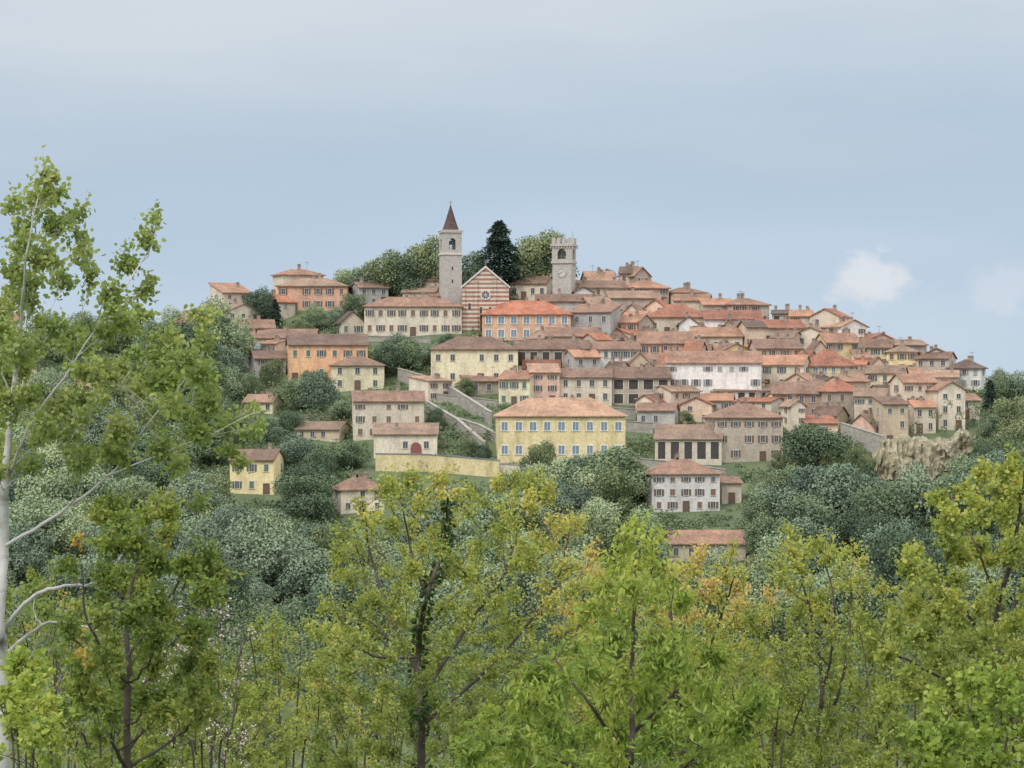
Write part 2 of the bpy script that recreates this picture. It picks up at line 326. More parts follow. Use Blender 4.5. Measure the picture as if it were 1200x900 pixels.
def house(x0, x1, yr, ye, yb, wc, kind='gx', rc='b', rows=2, cols=4, st='n', yaw=None, dep=None, label=None, cat='house', lm=None, chim=None, door=None, name='house'):
    cx = (x0+x1)/2
    if yaw is None: yaw = random.choice((-1, 1))*random.uniform(8, 26) if x1-x0 < 62 else random.uniform(-5, 5)
    Y = locate(cx, yb); s = Y*K; a = R(yaw)
    w = (x1-x0)*s*(1 if abs(yaw) < 6 else .93)/math.cos(a); H = (yb-ye)*s; Rr = max(.5, (ye-yr)*s)
    if dep is None: dep = max(7.0, min(12.0, w*.75, Rr*2/.40 if kind == 'hip' or kind == 'gx' else 12))
    root = empty(name, P(cx, yb, Y), a)
    wl, rf = wall_roof(root, w, dep, H, Rr, kind, WM[wc], RM[rc])
    if rows*cols:
        dz = H/rows; dx = w/cols; hh = min(1.45, dz*.50); ww = min(.95, dx*.40)
        if st == 'o': hh = dz*.66; ww = dx*.62
        if st == 'w': hh = min(1.8, dz*.55); ww = min(1.35, dx*.5)
        dcol = random.randrange(cols) if door is None else door
        jit = 0 if (st in 'wo' or label) else .12
        for i in range(rows):
            for j in range(cols):
                x = -w/2+dx*(j+.5+random.uniform(-jit, jit))
                if i == 0 and j == dcol and dcol >= 0 and st != 'o' and H > 4:
                    link('door', ME_door, root, (x, 0, 0)); continue
                if st != 'w' and st != 'o' and random.random() < (.12 if label else .25): continue
                window(root, (x, 0, dz*(i+.54)), 0, ww*random.uniform(.88, 1.05), hh if not (i == rows-1 and rows > 2 and st != 'w') else hh*.7, st)
        if abs(yaw) > 6:
            sx = -1 if yaw > 0 else 1; n = max(1, int(dep/4)); dd = dep/n
            for i in range(rows):
                for j in range(n):
                    if random.random() < .35: continue
                    window(root, (sx*w/2, dd*(j+.5), dz*(i+.54)), -sx*R(-90), min(.95, ww), hh, st if st != 'o' else 'n')
    nc = random.choice((1, 1, 2, 3)) if chim is None else chim
    for i in range(nc):
        u = random.uniform(-.35, .35)*w; v = random.uniform(.35, .75)*dep
        if kind in ('gx',): zz = H+Rr*(1-abs(v-dep/2)/(dep/2))
        elif kind == 'gy': zz = H+Rr*(1-abs(u)/(w/2))
        elif kind == 'sh': zz = H+Rr*v/dep
        else: v = dep/2; u *= .5; zz = H+Rr*.85
        c = link('chimney', ME_chim, rf, (u, v, zz)); c.scale = (1, 1, random.uniform(.8, 1.2))
    if random.random() < .4:
        link('antenna', ME_ant, rf, (random.uniform(-.3, .3)*w, dep/2 if kind != 'gy' else dep*.5, H+Rr*.7))
    HOUSES.append(dict(r=root, x0=x0, x1=x1, t=yr, b=yb, cx=cx, cy=(ye+yb)/2, lm=lm, auto=label is None, wc=wc, rc=rc, rows=rows, cols=cols, kind=kind))
    if label: tag(root, label, cat); labels.add(label)
    return root, w, H, Rr, dep, s, wl

h = house
# hilltop, left to right
h(330,380,316,322,348,'cr','hip','b',2,3,label='narrow cream house rising behind the terracotta villa on the left skyline')
h(325,407,326,335,364,'or','hip','t',2,6,'b',dep=11,label='long low terracotta villa with hipped roof on the left skyline',cat='villa',lm='the terracotta skyline villa')
h(420,456,331,337,358,'gr','gx','b',2,3,label='small grey house between the terracotta villa and the long grey palace')
h(470,512,335,342,358,'be','gx','t',1,4,label='low beige house roof peeping over the left half of the long grey palace')
h(476,516,321,328,348,'cr','hip','b',1,3,yaw=-12,label='cream hilltop house with hipped roof left of the spired bell tower')
r0 = h(427,541,348,359,394,'cr','hip','b',2,9,'b',dep=12,label='long cream-grey palace with two window rows left of the striped church',cat='palace',lm='the long grey palace',door=4)
h(596,642,324,332,352,'cr','gx','b',1,4,label='low cream hilltop house between the striped church and the clock tower')
h(565,669,352,368,399,'so','hip','r',2,7,'w',dep=13,label='salmon house with big red hipped roof right of the striped church',lm='the salmon red-roofed house')
h(628,692,345,353,378,'gr','gx','b',1,5,label='long grey roofed building behind the salmon red-roofed house',cat='building')
h(667,717,357,366,401,'gr','sh','b',2,3,label='plain grey block with few windows right of the salmon red-roofed house',cat='building',lm='the plain grey block')
h(678,738,329,337,360,'be','gx','b',2,4,'b',label='beige skyline house just right of the clock tower')
h(736,786,328,337,358,'pk','hip','c',2,4,'g',label='pinkish skyline house with hipped roof, second right of the clock tower')
h(712,770,341,349,371,'st','gx','t',1,5,yaw=10,label='stone house with tan roof below the pinkish skyline house')
h(760,832,357,371,394,'be','hip','r',1,5,label='beige house under a broad red roof above the pink building',lm='the broad red roof')
h(788,832,345,352,372,'cr','gx','b',1,3,label='cream skyline house behind the broad red roof')
h(822,862,350,357,376,'be','gx','c',1,3,yaw=12,label='small beige skyline house left of the boxy hipped house')
h(856,904,350,357,378,'be','hip','b',2,4,'b',label='boxy beige house with low hipped roof on the right skyline',lm='the boxy skyline house')
h(826,893,364,374,396,'wh','gx','r',1,5,label='white house with red roof just below the boxy skyline house')
h(890,946,375,384,404,'be','gx','r',1,4,'b',label='beige house with red roof on the descending right skyline')
h(930,968,384,391,410,'cr','gy','b',1,2,label='cream gable-fronted house on the descending right skyline')
h(966,1010,391,401,426,'ye','gx','b',2,4,'g',label='yellow house with brown roof on the right skyline')
h(1006,1046,398,407,430,'py','gx','b',2,3,'g',yaw=-10,label='pale yellow house next along the right skyline from the yellow one')
h(1038,1076,405,412,438,'ye','hip','t',2,3,'b',label='deep yellow house with tan hipped roof on the right skyline')
h(1072,1112,413,420,444,'be','gx','b',2,3,label='beige house third from the right end of the skyline')
h(1086,1108,409,414,440,'cr','gy','d',1,1,label='narrow cream turret-like house on the right skyline')
h(1110,1150,422,431,455,'wh','hip','d',2,3,'y',label='white house with dark hipped roof at the right end of the skyline',lm='the white end house')
# right edge above the cliff
h(1014,1060,429,437,464,'py','gx','t',2,3,'g',yaw=-14,label='pale yellow house above the stepped beige houses on the right')
h(1056,1100,439,448,494,'be','gx','b',3,3,'b',yaw=18,label='tall beige house standing at the head of the tan cliff',lm='the tall cliff house')
h(1098,1133,448,457,504,'cr','gy','b',3,2,'n',yaw=14,label='cream gable-fronted house on the outer edge above the cliff')
h(1034,1066,466,474,522,'tan','sh','b',3,2,'n',yaw=12,label='tall narrow tan house left of the cliff')
h(1070,1098,470,477,508,'cr','gx','c',2,2,'n',yaw=10,label='small cream house on the cliff top in front of the tall beige one')
h(1126,1150,462,469,492,'be','gx','c',2,2,'n',yaw=16,label='small beige house below the white end house')
h(1000,1040,456,464,506,'cr','gx','t',3,3,'g',yaw=-10,label='cream three-storey house beside the tall narrow tan house')
# middle terrace
h(505,607,395,409,453,'py','hip','b',2,6,'n',dep=12,label='pale yellow building with green lawn trees left of it, below the church',cat='building',lm='the pale yellow building')
h(604,690,399,409,437,'st','gx','b',1,6,'o',label='stone building with a row of dark loggia openings mid town',cat='building',lm='the dark loggia row')
h(640,704,384,394,414,'be','gx','b',1,4,label='beige house behind the dark loggia row')
h(693,750,401,409,437,'wh','gx','b',2,5,'g',yaw=3,door=-1,label='small bright white house with green shutters mid town',lm='the bright white house')
h(748,812,389,402,433,'pk','gx','b',2,5,'b',label='pink house with brown roof beside the bright white house',lm='the pink house')
h(806,872,384,394,416,'be','gx','c',1,5,yaw=-8,label='beige house above and right of the pink house')
h(781,892,412,425,473,'wh','gx','b',3,8,'y',dep=11,door=-1,label='long white three-storey terrace with eight window bays',cat='building',lm='the long white terrace')
h(716,786,431,443,476,'st','gx','b',2,4,'o',yaw=5,label='stone house with large open dark lofts left of the long white terrace',lm='the open-loft house')
h(884,942,398,408,434,'be','gx','b',2,4,'b',yaw=8,label='beige house with brown roof left of the bright yellow red-roofed house')
h(940,1003,410,428,452,'ye','hip','r',2,6,'w',dep=11,label='bright yellow house under a large red hipped roof',lm='the bright yellow house')
h(889,943,417,427,456,'cr','gx','c',2,3,'g',label='cream house directly right of the long white terrace')
h(583,622,435,444,476,'py','gx','b',2,3,'g',label='pale yellow house at the left of the tall pink one')
h(620,657,427,436,475,'pk','gx','t',3,2,'b',label='tall narrow pink house above the long yellow school-like building',lm='the tall pink house')
h(655,717,433,442,473,'be','gx','b',2,4,'n',label='beige house right of the tall narrow pink house')
h(903,976,448,461,491,'br','gx','b',2,5,'n',yaw=-8,label='brown brick building with five window bays above the dark round tree',cat='building',lm='the brown brick building')
h(962,1012,447,458,493,'st','hip','r',2,3,'b',label='stone house with red roof right of the brown brick building')
h(838,912,452,458,474,'wh','sh','t',1,6,'o',dep=8,chim=0,label='low white arcaded building under the long white terrace',cat='building')
# lower terrace
h(745,792,473,481,502,'gr','gx','b',1,3,label='low grey house below the open-loft house')
h(583,733,467,487,542,'ye','hip','t',2,9,'w',yaw=2,dep=14,chim=1,label='long yellow building with nine white-framed bays and tan hipped roof',cat='building',lm='the long yellow building')
h(765,848,499,514,544,'be','gx','t',1,5,'o',yaw=-8,label='low farm building with open bays right of the long yellow building',cat='building')
h(835,921,474,489,541,'st','hip','b',3,5,'b',yaw=7,dep=12,label='large grey-tan stone house left of the dark round tree',lm='the large stone house')
h(761,847,540,555,600,'wh','hip','b',3,5,'b',yaw=8,dep=11,label='white villa with brown hipped roof alone in the lower wood',cat='villa',lm='the lower white villa')
h(783,874,624,637,658,'st','gx','b',1,5,'n',label='lowest stone farmhouse with long roof among the trees')
h(414,497,459,470,514,'cr','gx','b',3,5,'b',dep=9,label='cream three-storey house above the red arched gate',lm='the cream gate house')
g_ = h(438,512,498,509,536,'cr','sh','t',1,3,'n',yaw=0,dep=7,door=-1,label='cream garden building with a dark red arched gate',cat='building')
gm = MB(); gw = 1.15
gm.add([(-gw,0,0),(gw,0,0),(gw,0,2)]+[(gw*math.cos(t*math.pi/8),0,2+gw*math.sin(t*math.pi/8)) for t in range(1,8)]+[(-gw,0,2)], [tuple(range(11))])
gg = gm.build('door', M_gate, g_[0], (g_[1]*.17, -.2, .1)); gg['label'] = 'dark red arched gate'
h(335,434,392,404,448,'vo','gx','d',2,6,'g',yaw=6.5,dep=11,label='vivid orange house with dark roof left of the town',lm='the vivid orange house')
h(388,450,419,428,457,'py','hip','b',2,3,'n',label='small pale yellow house in front of the vivid orange house')
h(280,323,375,384,406,'pk','gx','b',2,3,'b',yaw=10,label='faded pink house at the far left of the town')
h(300,368,386,396,414,'be','gx','b',1,4,'n',label='low beige house left above the vivid orange house')
h(248,303,403,410,432,'wh','sh','g',2,4,'y',yaw=0,label='white modern house with grey flat roof at far left')
h(205,248,373,381,398,'pk','gx','r',1,3,label='small pink house on the far left ridge')
h(-14,24,367,376,404,'wh','gx','b',2,2,'b',label='white house behind the white-barked tree at the left border')
h(94,121,432,441,464,'ye','gx','r',2,2,label='small yellow house seen through the white-barked tree')
h(-5,32,428,437,458,'cr','gx','b',1,3,label='cream house on the left slope beneath the white border house')
h(267,323,528,539,579,'ye','gx','b',2,3,'g',yaw=-9,dep=9,label='isolated yellow house with green shutters in the left wood',lm='the isolated yellow house')
h(284,321,463,471,484,'py','gx','t',1,3,yaw=-15,label='low farmhouse half hidden on the left slope')
h(345,400,495,503,516,'tan','gx','t',1,4,yaw=-18,chim=0,label='long low barn with tan roof on the left slope',cat='barn')
h(398,452,560,573,600,'cr','hip','b',2,3,label='cream house in the trees below the long yellow wall')
h(548,598,440,447,462,'st','sh','b',1,3,label='low stone outbuilding left of the pale yellow house pair')
h(845,870,560,566,590,'be','gx','b',1,1,label='small beige annex right of the lower white villa')
# remaining houses of the old town between the ones above
def rect_ov(a, b): return max(0, min(a[1], b[1])-max(a[0], b[0]))*max(0, min(a[3], b[3])-max(a[2], b[2]))
random.seed(21)
rows_def = [(350+6.5*i, max(690-i*8, 600) if i < 16 else 745 if i < 23 else 925, [(350,760),(380,940),(400,1010),(430,1085),(456,1126),(490,1126),(512,1085)]) for i in range(26)]
rows_def = [(a, b_, lerp_tab(c, a)) for a, b_, c in rows_def]+[(392,395,430),(372,255,330),(388,232,300),(424,270,335),(440,300,340),(470,505,600),(362,470,560)]
for yb, xa, xb in rows_def:
    x = xa+random.uniform(-5, 10)
    while x < xb-16:
        w = random.uniform(18, 44); hgt = random.choice((random.uniform(13, 22), random.uniform(18, 38))); rh = random.uniform(4, 13); b = yb+random.uniform(-4, 4)
        rc = (x, x+w, b-hgt-rh, b); ok = b > lerp_tab(RIDGE, x+w/2)+2
        for q in HOUSES:
            xo = min(q['x1'], x+w)-max(q['x0'], x)
            if xo > 4 and abs(q['b']-b) < 7: ok = False
            if b > q['b'] and rect_ov(rc, (q['x0'], q['x1'], q['t'], q['b'])) > (.22 if not q['auto'] else .65)*(q['x1']-q['x0'])*(q['b']-q['t']): ok = False
            if b < q['b'] and q['x0'] <= x and q['x1'] >= x+w and rc[2] > q['t']+4: ok = False
        if ok:
            wc = random.choice(['cr','be','st','wh','py','gr','wh','tan','lp','st','pk','cr','be','cr','ye'])
            h(x, x+w, b-hgt-rh, b-hgt, b, wc, random.choice(['gx','gx','sh','hip','gy','gy']), random.choice('bbcttrrdtc'), 1 if hgt < 19 else 2 if hgt < 30 else 3, max(2, int(w/13)), random.choice('nngbbyo' if hgt < 20 else 'nngbby'), random.choice([0,-8,-26,14,-16,32,-38,8,22,40]))
            x += w+random.uniform(-4, 3)
        else: x += 5
LMK = [('the striped church', 569, 350), ('the spired bell tower', 528, 310), ('the clock tower', 661, 312)]+[(q['lm'], q['cx'], q['cy']) for q in HOUSES if q['lm']]
for q in HOUSES:
    if not q['auto']: continue
    near = sorted(LMK, key=lambda l: (l[1]-q['cx'])**2+(2*(l[2]-q['cy']))**2)
    shape = {'gx': '', 'hip': 'hipped ', 'gy': 'gable-fronted ', 'sh': 'lean-to '}[q['kind']]
    base = f"{('low','taller','tall')[q['rows']-1]} {WN[q['wc']]} house with {shape}{RN[q['rc']]} roof"
    done = False
    for lm in near[:10]:
        dx, dy = q['cx']-lm[1], q['cy']-lm[2]
        d = ('right of' if dx > 0 else 'left of') if abs(dx) > 1.3*abs(dy) else ('downhill of' if dy > 0 else 'uphill of')
        for pre in ('just ', 'farther ') if (dx*dx+dy*dy)**.5 < 60 else ('farther ', 'well '):
            lab = f"{base}, {pre}{d} {lm[0]}"
            if lab not in labels and len(lab.split()) <= 16: done = True; break
        if done: break
    labels.add(lab); tag(q['r'], lab, 'house')

# ---------------------------------------------------------------- church and towers
def church():
    Y = locate(569, 388); s = Y*K; root = empty('church', P(569, 388, Y)); w = 55*s; H = (388-340)*s; Rr = (340-319)*s
    wl, rf = wall_roof(root, w-1, 20, H, Rr-.6, 'gy', WM['br'], RM['b'])
    hw = w/2; b = MB()
    out = [(-hw,-5),(hw,-5),(hw,H+.5),(0,H+Rr+1.0),(-hw,H+.5)]
    n = len(out); b.add([(x,-.55,z) for x, z in out]+[(x,-.02,z) for x, z in out], [tuple(range(n)), tuple(range(2*n-1, n-1, -1))]+[(i+n, (i+1) % n+n, (i+1) % n, i) for i in range(n)])
    b.build('facade', M_stripe, root)
    for x in (-hw+.4, -w*.2, w*.2, hw-.4):
        top = H+.1 if abs(x) > w*.3 else H+Rr*.5
        MB().box(x-.4, x+.4, -.85, -.56, -5, top).box(x-.5, x+.5, -.95, -.56, top, top+.3).build('pilaster', M_stripe, root)
    for sg in (-1, 1):
        c = MB(); x1 = sg*(hw+.3); z1 = H+.35
        c.add([(0,-.85,H+Rr+1.05),(x1,-.85,z1),(x1,-.85,z1+.5),(0,-.85,H+Rr+1.6),(0,.1,H+Rr+1.05),(x1,.1,z1),(x1,.1,z1+.5),(0,.1,H+Rr+1.6)], [(0,1,2,3),(4,7,6,5),(3,2,6,7),(0,4,5,1),(1,5,6,2)])
        c.build('cornice', M_cornice, root)
    ring = MB(); rr = .95; cz = H*.88
    for i in range(20):
        a, a2 = 2*math.pi*i/20, 2*math.pi*(i+1)/20
        ring.add([(r_*math.cos(t), y, cz+r_*math.sin(t)) for y in (-.75, -.56) for r_ in (rr, rr+.3) for t in (a, a2)], [(0,2,3,1),(2,6,7,3),(0,1,5,4)])
    for i in range(4):
        t = math.pi*i/4; ring.tube([Vector((rr*math.cos(t), -.62, cz+rr*math.sin(t))), Vector((-rr*math.cos(t), -.62, cz-rr*math.sin(t)))], [.06, .06], 4)
    rw = ring.build('window', M_cornice, root); rw['label'] = 'round rose window'
    MB().add([(rr*math.cos(2*math.pi*i/20), -.58, cz+rr*math.sin(2*math.pi*i/20)) for i in range(20)], [tuple(range(20))]).build('pane', M_glass, rw)
    for x in (-w*.1, w*.1):
        o = link('window', ME_open, root, (x, -.6, H*.5)); o.scale = (.6, 1, 1.1); link('pane', ME_dark, o)
    for sgn in (-1, 1):
        o = link('window', ME_open, root, (sgn*w*.34, -.6, H*.6)); o.scale = (.6, 1, 1.0); link('pane', ME_dark, o)
    d = MB(); d.box(-1.1,1.1,-.62,-.56,0,3.4).box(-1.4,-1.1,-.85,-.56,0,3.7).box(1.1,1.4,-.85,-.56,0,3.7).box(-1.1,1.1,-.85,-.56,3.4,3.7)
    d.build('door', M_door, root)
    cr = MB().box(-.06,.06,-.3,-.18,H+Rr+1.5,H+Rr+2.9).box(-.4,.4,-.3,-.18,H+Rr+2.3,H+Rr+2.42); cr.build('cross', M_metal, root)
    tag(root, 'church front with red and cream horizontal stripes and a pointed gable', 'church')
church()
def shell_tower(root, hw, z0, z1, ow, oz0, oh, m, name='belfry'):
    b = MB(); t = .55; n = 8; o = ow/2
    for k in range(4):
        M = Matrix.Rotation(k*math.pi/2, 3, 'Z')
        arc = [(o*math.cos(math.pi*i/n), oz0+oh+o*math.sin(math.pi*i/n)) for i in range(n+1)]
        polys = [[(-hw, z0), (-o, z0), (-o, oz0+oh), (-o, z1), (-hw, z1)], [(o, z0), (hw, z0), (hw, z1), (o, z1), (o, oz0+oh)], [(-o, z0), (o, z0), (o, oz0), (-o, oz0)]]
        for i in range(n): polys.append([(arc[i+1][0], arc[i+1][1]), (arc[i][0], arc[i][1]), (arc[i][0], z1), (arc[i+1][0], z1)])
        for p in polys:
            for y in (-hw, -hw+t): b.add([M@Vector((x if y == -hw else max(-hw+t, min(hw-t, x)), y, z)) for x, z in p], [tuple(range(len(p))) if y == -hw else tuple(range(len(p)-1, -1, -1))])
        edge = [(-o, oz0)]+[(-a[0], a[1]) for a in arc]+[(o, oz0)]
        for a, c in zip(edge, edge[1:]+edge[:1]):
            b.add([M@Vector((a[0], -hw, a[1])), M@Vector((c[0], -hw, c[1])), M@Vector((c[0], -hw+t, c[1])), M@Vector((a[0], -hw+t, a[1]))], [(0,1,2,3)])
    return b.build(name, m, root)
def bell_shape(): return [(.62,0),(.55,.15),(.4,.5),(.33,.8),(.2,.95),(.03,1.0)]
def bell_tower():
    px, yb = 528, 352; Y = locate(px, yb)-8; s = Y*K; root = empty('bell_tower', P(px, yb, Y), R(12)); hw = 11.3*s
    z = lambda py: (yb-py)*s
    MB().box(-hw, hw, -hw, hw, -8, z(299)).build('shaft', M_tower, root)
    MB().box(-hw-.25, hw+.25, -hw-.25, hw+.25, z(299)+.003, z(297)).build('cornice', M_cornice, root)
    shell_tower(root, hw, z(297)+.003, z(273), 1.7, z(293), 2.0, M_tower)
    MB().box(-hw+.6, hw-.6, -hw+.6, hw-.6, z(297)-.2, z(294)).build('floor_slab', M_tower, root)
    MB().box(-hw-.3, hw+.3, -hw-.3, hw+.3, z(273), z(271)).box(-hw-.45, hw+.45, -hw-.45, hw+.45, z(271)+.002, z(270)).build('cornice', M_cornice, root)
    MB().lathe([(hw*.9, z(270)+.01), (hw*.8, z(267)), (hw*.52, z(258)), (hw*.25, z(248)), (.1, z(240.5))], 8, rot=R(22.5)).build('spire', M_spire, root)
    MB().tube([Vector((0,0,z(241))), Vector((0,0,z(235)))], [.09,.06], 6).box(-.35,.35,-.05,.05,z(237.5),z(237.5)+.12).build('cross', M_metal, root)
    MB().lathe([(r_*1.1, z(285)+h_*1.1-.4) for r_, h_ in bell_shape()], 12).build('bell', M_metal, root)
    for py in (315, 330): 
        for k in (0, 3):
            o = link('window', ME_open, root, Matrix.Rotation(k*math.pi/2, 3, 'Z')@Vector((0, -hw, z(py)))); o.rotation_euler.z = k*math.pi/2; o.scale = (.4, 1, .6); link('pane', ME_dark, o)
    tag(root, 'slender grey stone bell tower with pointed dark spire on the hilltop', 'tower')
bell_tower()
def clock_tower():
    px, yb = 661, 352; Y = locate(px, yb)-6; s = Y*K; root = empty('clock_tower', P(px, yb, Y), R(-14)); hw = 11.3*s
    z = lambda py: (yb-py)*s
    MB().box(-hw, hw, -hw, hw, -8, z(309)).build('shaft', M_tower, root)
    MB().box(-hw-.3, hw+.3, -hw-.3, hw+.3, z(309)+.003, z(306.5)).build('cornice', M_tower, root)
    shell_tower(root, hw+.1, z(306.5)+.003, z(289), 2.2, z(304), 1.5, M_tower)
    MB().box(-hw+.6, hw-.6, -hw+.6, hw-.6, z(306), z(304.5)).build('floor_slab', M_tower, root)
    c = MB().box(-hw-.5, hw+.5, -hw-.5, hw+.5, z(289), z(286.5))
    for i in range(9):
        u = -hw-.35+i*(2*hw+.7)/8
        for y0 in (-hw-.38, hw+.1): c.box(u-.14, u+.14, y0, y0+.28, z(289)-.5, z(289)-.003)
    c.build('cornice', M_tower, root)
    for i in range(4):
        u = -hw-.4+(i+.5)*(2*hw+.8)/4
        for a, b_ in ((u, -hw-.2), (u, hw+.2)): MB().box(a-.38, a+.38, b_-.25, b_+.25, z(286.5)+.003, z(279)).build('battlement', M_tower, root)
        if i in (1, 2):
            for a, b_ in ((-hw-.2, u), (hw+.2, u)): MB().box(a-.25, a+.25, b_-.38, b_+.38, z(286.5)+.003, z(279)).build('battlement', M_tower, root)
    MB().tube([Vector((hw-.6, hw-.6, z(287))), Vector((hw-.6, hw-.6, z(270)))], [.08,.05], 6).build('flagpole', M_metal, root)
    MB().tube([Vector((-.3, 0, z(287))), Vector((-.3, 0, z(272)))], [.08,.05], 6).box(-.9,.3,-.04,.04,z(275),z(275)+.1).build('antenna', M_metal, root)
    MB().lathe([(r_*1.2, z(300)+h_*1.2) for r_, h_ in bell_shape()], 12).build('bell', M_metal, root)
    cz = z(320); d = MB(); n = 28; rr = 1.05
    d.add([(rr*math.cos(2*math.pi*i/n), -hw-.12, cz+rr*math.sin(2*math.pi*i/n)) for i in range(n)]+[((rr)*math.cos(2*math.pi*i/n), -hw+.02, cz+rr*math.sin(2*math.pi*i/n)) for i in range(n)], [tuple(range(n))]+[(i, (i+1) % n, (i+1) % n+n, i+n) for i in range(n)])
    dial = d.build('clock_face', M_dial, root)
    rm = MB()
    for i in range(n):
        a, a2 = 2*math.pi*i/n, 2*math.pi*(i+1)/n
        rm.add([(r_*math.cos(t), -hw-.17, cz+r_*math.sin(t)) for r_ in (rr-.02, rr+.15) for t in (a, a2)]+[(r_*math.cos(t), -hw, cz+r_*math.sin(t)) for r_ in (rr-.02, rr+.15) for t in (a, a2)], [(0,2,3,1),(2,6,7,3),(0,1,5,4)])
    rm.build('rim', M_tower, dial)
    tk = MB()
    for i in range(12):
        t = math.pi*i/6; tk.tube([Vector((.75*math.cos(t), -hw-.14, cz+.75*math.sin(t))), Vector((.97*math.cos(t), -hw-.14, cz+.97*math.sin(t)))], [.05,.05], 4)
    tk.build('hour_marks', M_black, dial)
    for ang, ln in ((R(60), .5), (R(200), .8)):
        MB().tube([Vector((0, -hw-.17, cz)), Vector((ln*math.cos(ang), -hw-.17, cz+ln*math.sin(ang)))], [.06,.04], 4).build('clock_hand', M_black, dial)
    tag(root, 'battlemented square stone tower with a clock face on the hilltop', 'tower')
clock_tower()

# ---------------------------------------------------------------- retaining walls, cliff
def rwall(pts, hpx, label, m=M_stone, th=.6, cap=M_stone):
    P3 = []
    for px, py in pts:
        Y = locate(px, py); P3.append(P(px, py, Y))
    b = MB(); c = MB(); s = P3[0].y*K; o = P3[0].copy(); hh = hpx*s
    for a, d in zip(P3, P3[1:]):
        u = (d-a); u.z = 0; u.normalize(); nrm = Vector((-u.y, u.x, 0))*th; dn = Vector((0,0,-2)); up = Vector((0,0,hh))
        v = [a+dn-o, d+dn-o, d+dn+nrm-o, a+dn+nrm-o, a+up-o, d+up-o, d+up+nrm-o, a+up+nrm-o]
        b.add(v, [(0,1,5,4),(1,2,6,5),(2,3,7,6),(3,0,4,7),(4,5,6,7)])
        e = nrm.normalized()*.12; k = Vector((0,0,.004)); q = Vector((0,0,.2))
        v = [v[4]-e+k, v[5]-e+k, v[6]+e+k, v[7]+e+k, v[4]-e+q, v[5]-e+q, v[6]+e+q, v[7]+e+q]; c.add(v, [(0,1,5,4),(1,2,6,5),(2,3,7,6),(3,0,4,7),(4,5,6,7),(3,2,1,0)])
    r = empty('retaining_wall', o); b.build('wall', m, r); c.build('coping', cap, r); tag(r, label, 'wall')
CW = []
def rw(pts, *a, keep=True, **k):
    if keep: CW.append(pts)
    rwall(pts, *a, **k)
rw([(466,446),(500,456),(530,470),(574,498)], 14, 'grey stone ramp wall sloping down to the right under the pale yellow building')
rw([(500,484),(535,505),(566,532)], 13, 'lower grey stone ramp wall beside the cream gate house', keep=False)
rw([(515,494),(560,508),(583,520)], 10, 'short stone terrace between the two ramp walls', keep=False)
rw([(430,400),(505,402)], 6, 'low stone wall along the foot of the long grey palace')
rw([(690,488),(745,492)], 12, 'stone terrace wall left of the low grey house')
rw([(735,545),(800,552),(850,560)], 9, 'stone wall above the lower white villa', keep=False)
rw([(585,556),(660,560)], 12, 'pale wall at the foot of the long yellow building', M_cornice)
rw([(512,472),(583,480)], 10, 'stone terrace wall left of the tall pink house', keep=False)
rw([(985,518),(1034,534)], 22, 'tall stone terrace wall left of the tan cliff', keep=False)
rw([(850,482),(905,484)], 7, 'white garden wall under the low white arcade', M_cornice)
rw([(300,502),(345,494),(395,490)], 6, 'low garden terrace wall above the long low barn', keep=False)
rw([(330,472),(400,468)], 6, 'low garden terrace wall left of the cream gate house', keep=False)
rw([(440,552),(500,553),(585,560)], 20, 'long pale yellow wall left of the long yellow building', WM['ye'], cap=RM['g'])
rw([(720,505),(765,508)], 12, 'stone terrace wall under the low grey house')
rw([(340,460),(388,463)], 8, 'stone garden wall under the vivid orange house', keep=False)
def cliff():
    b = MB(); nxx, nz = 150, 52; a0, a1 = 1016, 1156
    for i in range(nxx+1):
        u = i/nxx; px = a0+(a1-a0)*u; q = mnoise.noise(Vector((px*.06, 3, 0))); yt = 512+8*q-(0 if px < 1112 else (px-1112)*.35); yb = 562+10*mnoise.noise(Vector((px*.05, 9, 0)))-max(0, px-1090)*.7
        edge = min(1, min(u, 1-u)/.16); edge = edge*edge*(3-2*edge); Yt = locate(px, yt)+1.5; Yb = locate(px, yb)-.5
        for j in range(nz+1):
            if j < 6: t = 0; Y = Yt+(Yb+8-Yt)*j/6; z = (450-yt)*Yt*K-(Yt-Y)*.06
            else:
                t = (j-6)/(nz-6); Y = Yb+8*(1-t)**1.2; z = (450-(yt+(yb-yt)*t))*Y*K
            zg = gz((px-600)*Y*K, Y)-.5
            d = mnoise.fractal(Vector((px*.07, t*2.0, 2)), 1, 2, 5)*3.6+mnoise.noise(Vector((px*.3, t*1.0, 7)))*1.4
            Y2 = Y-(d+1.0)*(t > 0)*min(1, t*5); z = z+(.6*mnoise.noise(Vector((px*.3, t*9, 1))))
            z = z*edge+min(z, zg)*(1-edge)
            b.v.append(((px-600)*Y*K, Y2, z))
    for i in range(nxx):
        for j in range(nz):
            a = i*(nz+1)+j; b.f.append((a, a+1, a+nz+2, a+nz+1))
    o = b.build('cliff', M_cliff); tag(o, 'tan sandstone cliff face', kind='structure')
cliff()

